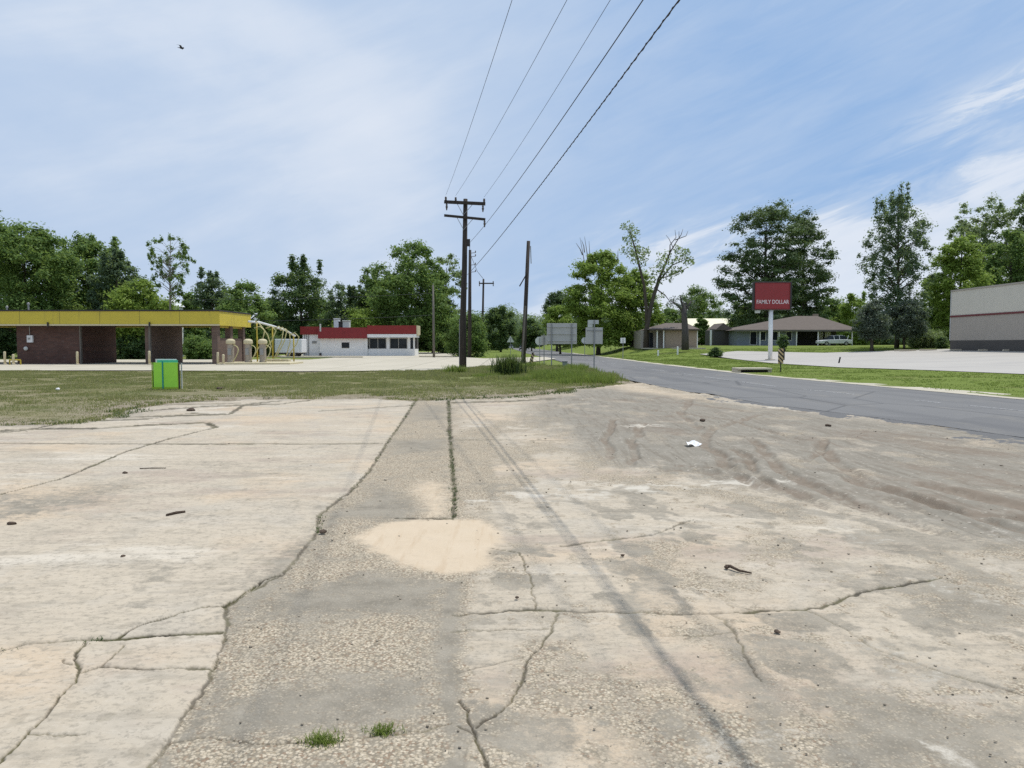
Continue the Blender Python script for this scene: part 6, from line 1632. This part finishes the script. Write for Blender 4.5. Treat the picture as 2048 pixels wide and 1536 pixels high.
# long cream roof
KY = 150.0; kz = tzf(50, KY)
lb_ = thing('long_building', 'long building with bright cream metal roof behind the houses', 'building', (X_(1400, KY), KY + 6, kz))
kx0, kx1 = X_(1322, KY), X_(1476, KY); k0, k1 = Z_(658, KY), Z_(637, KY + 6)
mesh('wall', MB().box(kx0 + .3, kx1 - .3, KY + .4, KY + 11.6, kz - .1, k0), 'beige_wall', parent=lb_)
mb = MB(); mb.add([(kx0, KY, k0), (kx1, KY, k0), (kx1, KY + 6, k1), (kx0, KY + 6, k1), (kx1, KY + 12, k0), (kx0, KY + 12, k0)], [(0, 1, 2, 3), (3, 2, 4, 5), (0, 3, 5), (1, 4, 2), (0, 5, 4, 1)]); mesh('roof', mb, 'cream_roof', parent=lb_)
GYs = 112.0; gz = tzf(X_(1447, GYs), GYs); gs = thing('gabled_shed', 'small dark shed with brown gable in front of the cream roof', 'shed', (X_(1447, GYs), GYs, gz))
gx0_, gx1_ = X_(1424, GYs), X_(1472, GYs); ge = Z_(660, GYs)
mesh('wall', MB().box(gx0_ + .2, gx1_ - .2, GYs + .3, GYs + 5, gz - .1, ge), 'panel_base', parent=gs)
mesh('roof', MB().prism([(gx0_ + .4, ge + .003), (gx1_ - .4, ge + .003), (X_(1446, GYs), Z_(646, GYs))], GYs, GYs + 5.3), 'roof_shingle', parent=gs)
mesh('porch_post', MB().box(X_(1419, GYs), X_(1422, GYs), GYs - .2, GYs, gz - .1, ge), 'white_paint', parent=gs)
mesh('beam', MB().box(X_(1419, GYs), gx0_ + .39, GYs - .2, GYs, ge + .003, ge + .15), 'grey_wood', parent=gs)
for k, (px_, lb, h) in enumerate([(1316, 'short white post left on the cottage lawn', .7), (1355, 'taller white post right on the cottage lawn', 1.0)]):
    Yk = 86.0; x0 = X_(px_, Yk); z_ = tzf(x0, Yk); o = MB(); bollard(o, x0, Yk, z_ - .05, h, .1); tag(mesh('lawn_post', o, 'white_paint', origin=(x0, Yk, z_)), lb, 'post', 'white posts on the lawn')

# ------------------------------------------------------------------ litter on the lot
def lay(px, py): x_, y_ = gnd(px, py); return x_, y_
x0, y0 = lay(333, 1035); x1_, y1_ = lay(370, 1028)
mb = MB(); mb.tube([(x0, y0, .022), ((x0 + x1_) / 2, (y0 + y1_) / 2 + .01, .028), (x1_, y1_, .022)], [.012, .013, .012], 8); tag(mesh('stick', mb, 'stick_wood', origin=(x0, y0, .02), smooth=True), 'short straight brown stick lying on the pale left slab', 'stick')
x0, y0 = lay(1452, 1139); x1_, y1_ = lay(1503, 1150)
mb = MB(); mb.tube([(x0, y0, .02), (x0 + .03, y0, .024), ((x0 + x1_) / 2, (y0 + y1_) / 2 - .012, .016), (x1_, y1_, .014)], [.016, .012, .009, .006], 8); mb.rock((x0, y0, .018), .017, 4, .9); tag(mesh('stick', mb, 'stick_wood', origin=(x0, y0, .02), smooth=True), 'dark knobbed twig lying on the speckled right side', 'stick')
x0, y0 = lay(300, 940); mb = MB(); mb.tube([(x0 - .13, y0, .02), (x0 + .02, y0 + .02, .022), (x0 + .18, y0 + .05, .018)], [.006, .007, .005], 6); tag(mesh('stick', mb, 'stick_wood', origin=(x0, y0, .02)), 'long thin pale stick near the diagonal crack on the left', 'stick')
for k, (px_, py_, r_, lb) in enumerate([(245, 1117, .022, 'dark jagged stone alone on the left slab'), (250, 949, .036, 'flat dark lump below the diagonal crack'), (1657, 853, .05, 'dark stone on the dirt beside the road'), (1405, 843, .05, 'brown clod beside the road edge on the dirt'), (22, 1052, .03, 'dark stone at the far left of the slab'), (1034, 1200, .012, 'small dark stone just above the long right hand crack'), (1245, 1114, .013, 'tiny dark stone near the wire shadow line'), (440, 779, .11, 'dark lump standing in for weeds in the dry grass right of the lime sign'), (645, 1068, .03, 'dark lump in the crack along the pale slab'), (1555, 1268, .016, 'small dark stone low on the speckled right side'), (382, 822, .07, 'flat broken lump at the slab edge below the lime sign')]):  # the lump right of the lime sign stands in for a dark weed patch
    x0, y0 = lay(px_, py_); mb = MB(); mb.rock((x0, y0, .012 + r_ * .25), r_, 30 + k, .55); tag(mesh('stone', mb, 'stick_wood', origin=(x0, y0, .01), smooth=False), lb, 'stone', 'loose stones on the lot')
x0, y0 = lay(1387, 893); mb = MB()
V_ = []; 
for i in range(7):
    for j in range(4):
        V_.append((x0 - .11 + i * .036, y0 - .10 + j * .07 + .02 * math.sin(i), .03 + .022 * math.sin(i * 1.3 + j) + .012 * j))
mb.add(V_, [(i * 4 + j, (i + 1) * 4 + j, (i + 1) * 4 + j + 1, i * 4 + j + 1) for i in range(6) for j in range(3)])
o = mesh('paper_scrap', mb, 'paper', origin=(x0, y0, .02)); s_ = o.modifiers.new('thick', 'SOLIDIFY'); s_.thickness = .002; tag(o, 'crumpled white paper scrap on the grey dirt', 'litter')
x0, y0 = lay(115, 782); mb = MB(); mb.rock((x0, y0, .07), .07, 77, .7); tag(mesh('paper_scrap', mb, 'paper', origin=(x0, y0, .02)), 'small white scrap in the dry grass at left', 'litter')
# bird
bx_, by_, bz_ = at(363, 96, 60)
bd = thing('bird', 'small dark bird flying high in the left of the sky', 'bird', (bx_, by_, bz_))
mb = MB(); mb.tube([(bx_ - .17, by_, bz_ + .02), (bx_ - .10, by_, bz_ + .015), (bx_, by_, bz_ - .01), (bx_ + .10, by_, bz_ - .005), (bx_ + .16, by_, bz_ + .02), (bx_ + .20, by_, bz_ + .02)], [.03, .05, .07, .065, .04, .012], 10)
mb.add([(bx_ - .16, by_ - .03, bz_ + .03), (bx_ - .30, by_ - .06, bz_ + .05), (bx_ - .30, by_ + .06, bz_ + .05), (bx_ - .16, by_ + .03, bz_ + .03), (bx_ - .16, by_, bz_ + .0), (bx_ - .29, by_, bz_ + .03)], [(0, 1, 2, 3), (0, 4, 5, 1), (3, 2, 5, 4)])
for s_ in (-1, 1):
    mb.add([(bx_ + .08, by_ + s_ * .04, bz_ + .02), (bx_ - .08, by_ + s_ * .04, bz_ + .02), (bx_ - .06, by_ + s_ * .30, bz_ + .10), (bx_ + .10, by_ + s_ * .28, bz_ + .10), (bx_ - .18, by_ + s_ * .55, bz_ + .07), (bx_, by_ + s_ * .28, bz_ + .115), (bx_, by_ + s_ * .04, bz_ + .05)], [(0, 1, 2, 3), (3, 2, 4), (0, 3, 5, 6), (1, 6, 5, 2), (3, 4, 5), (2, 5, 4)])
mesh('body', mb, 'bird_black', parent=bd)
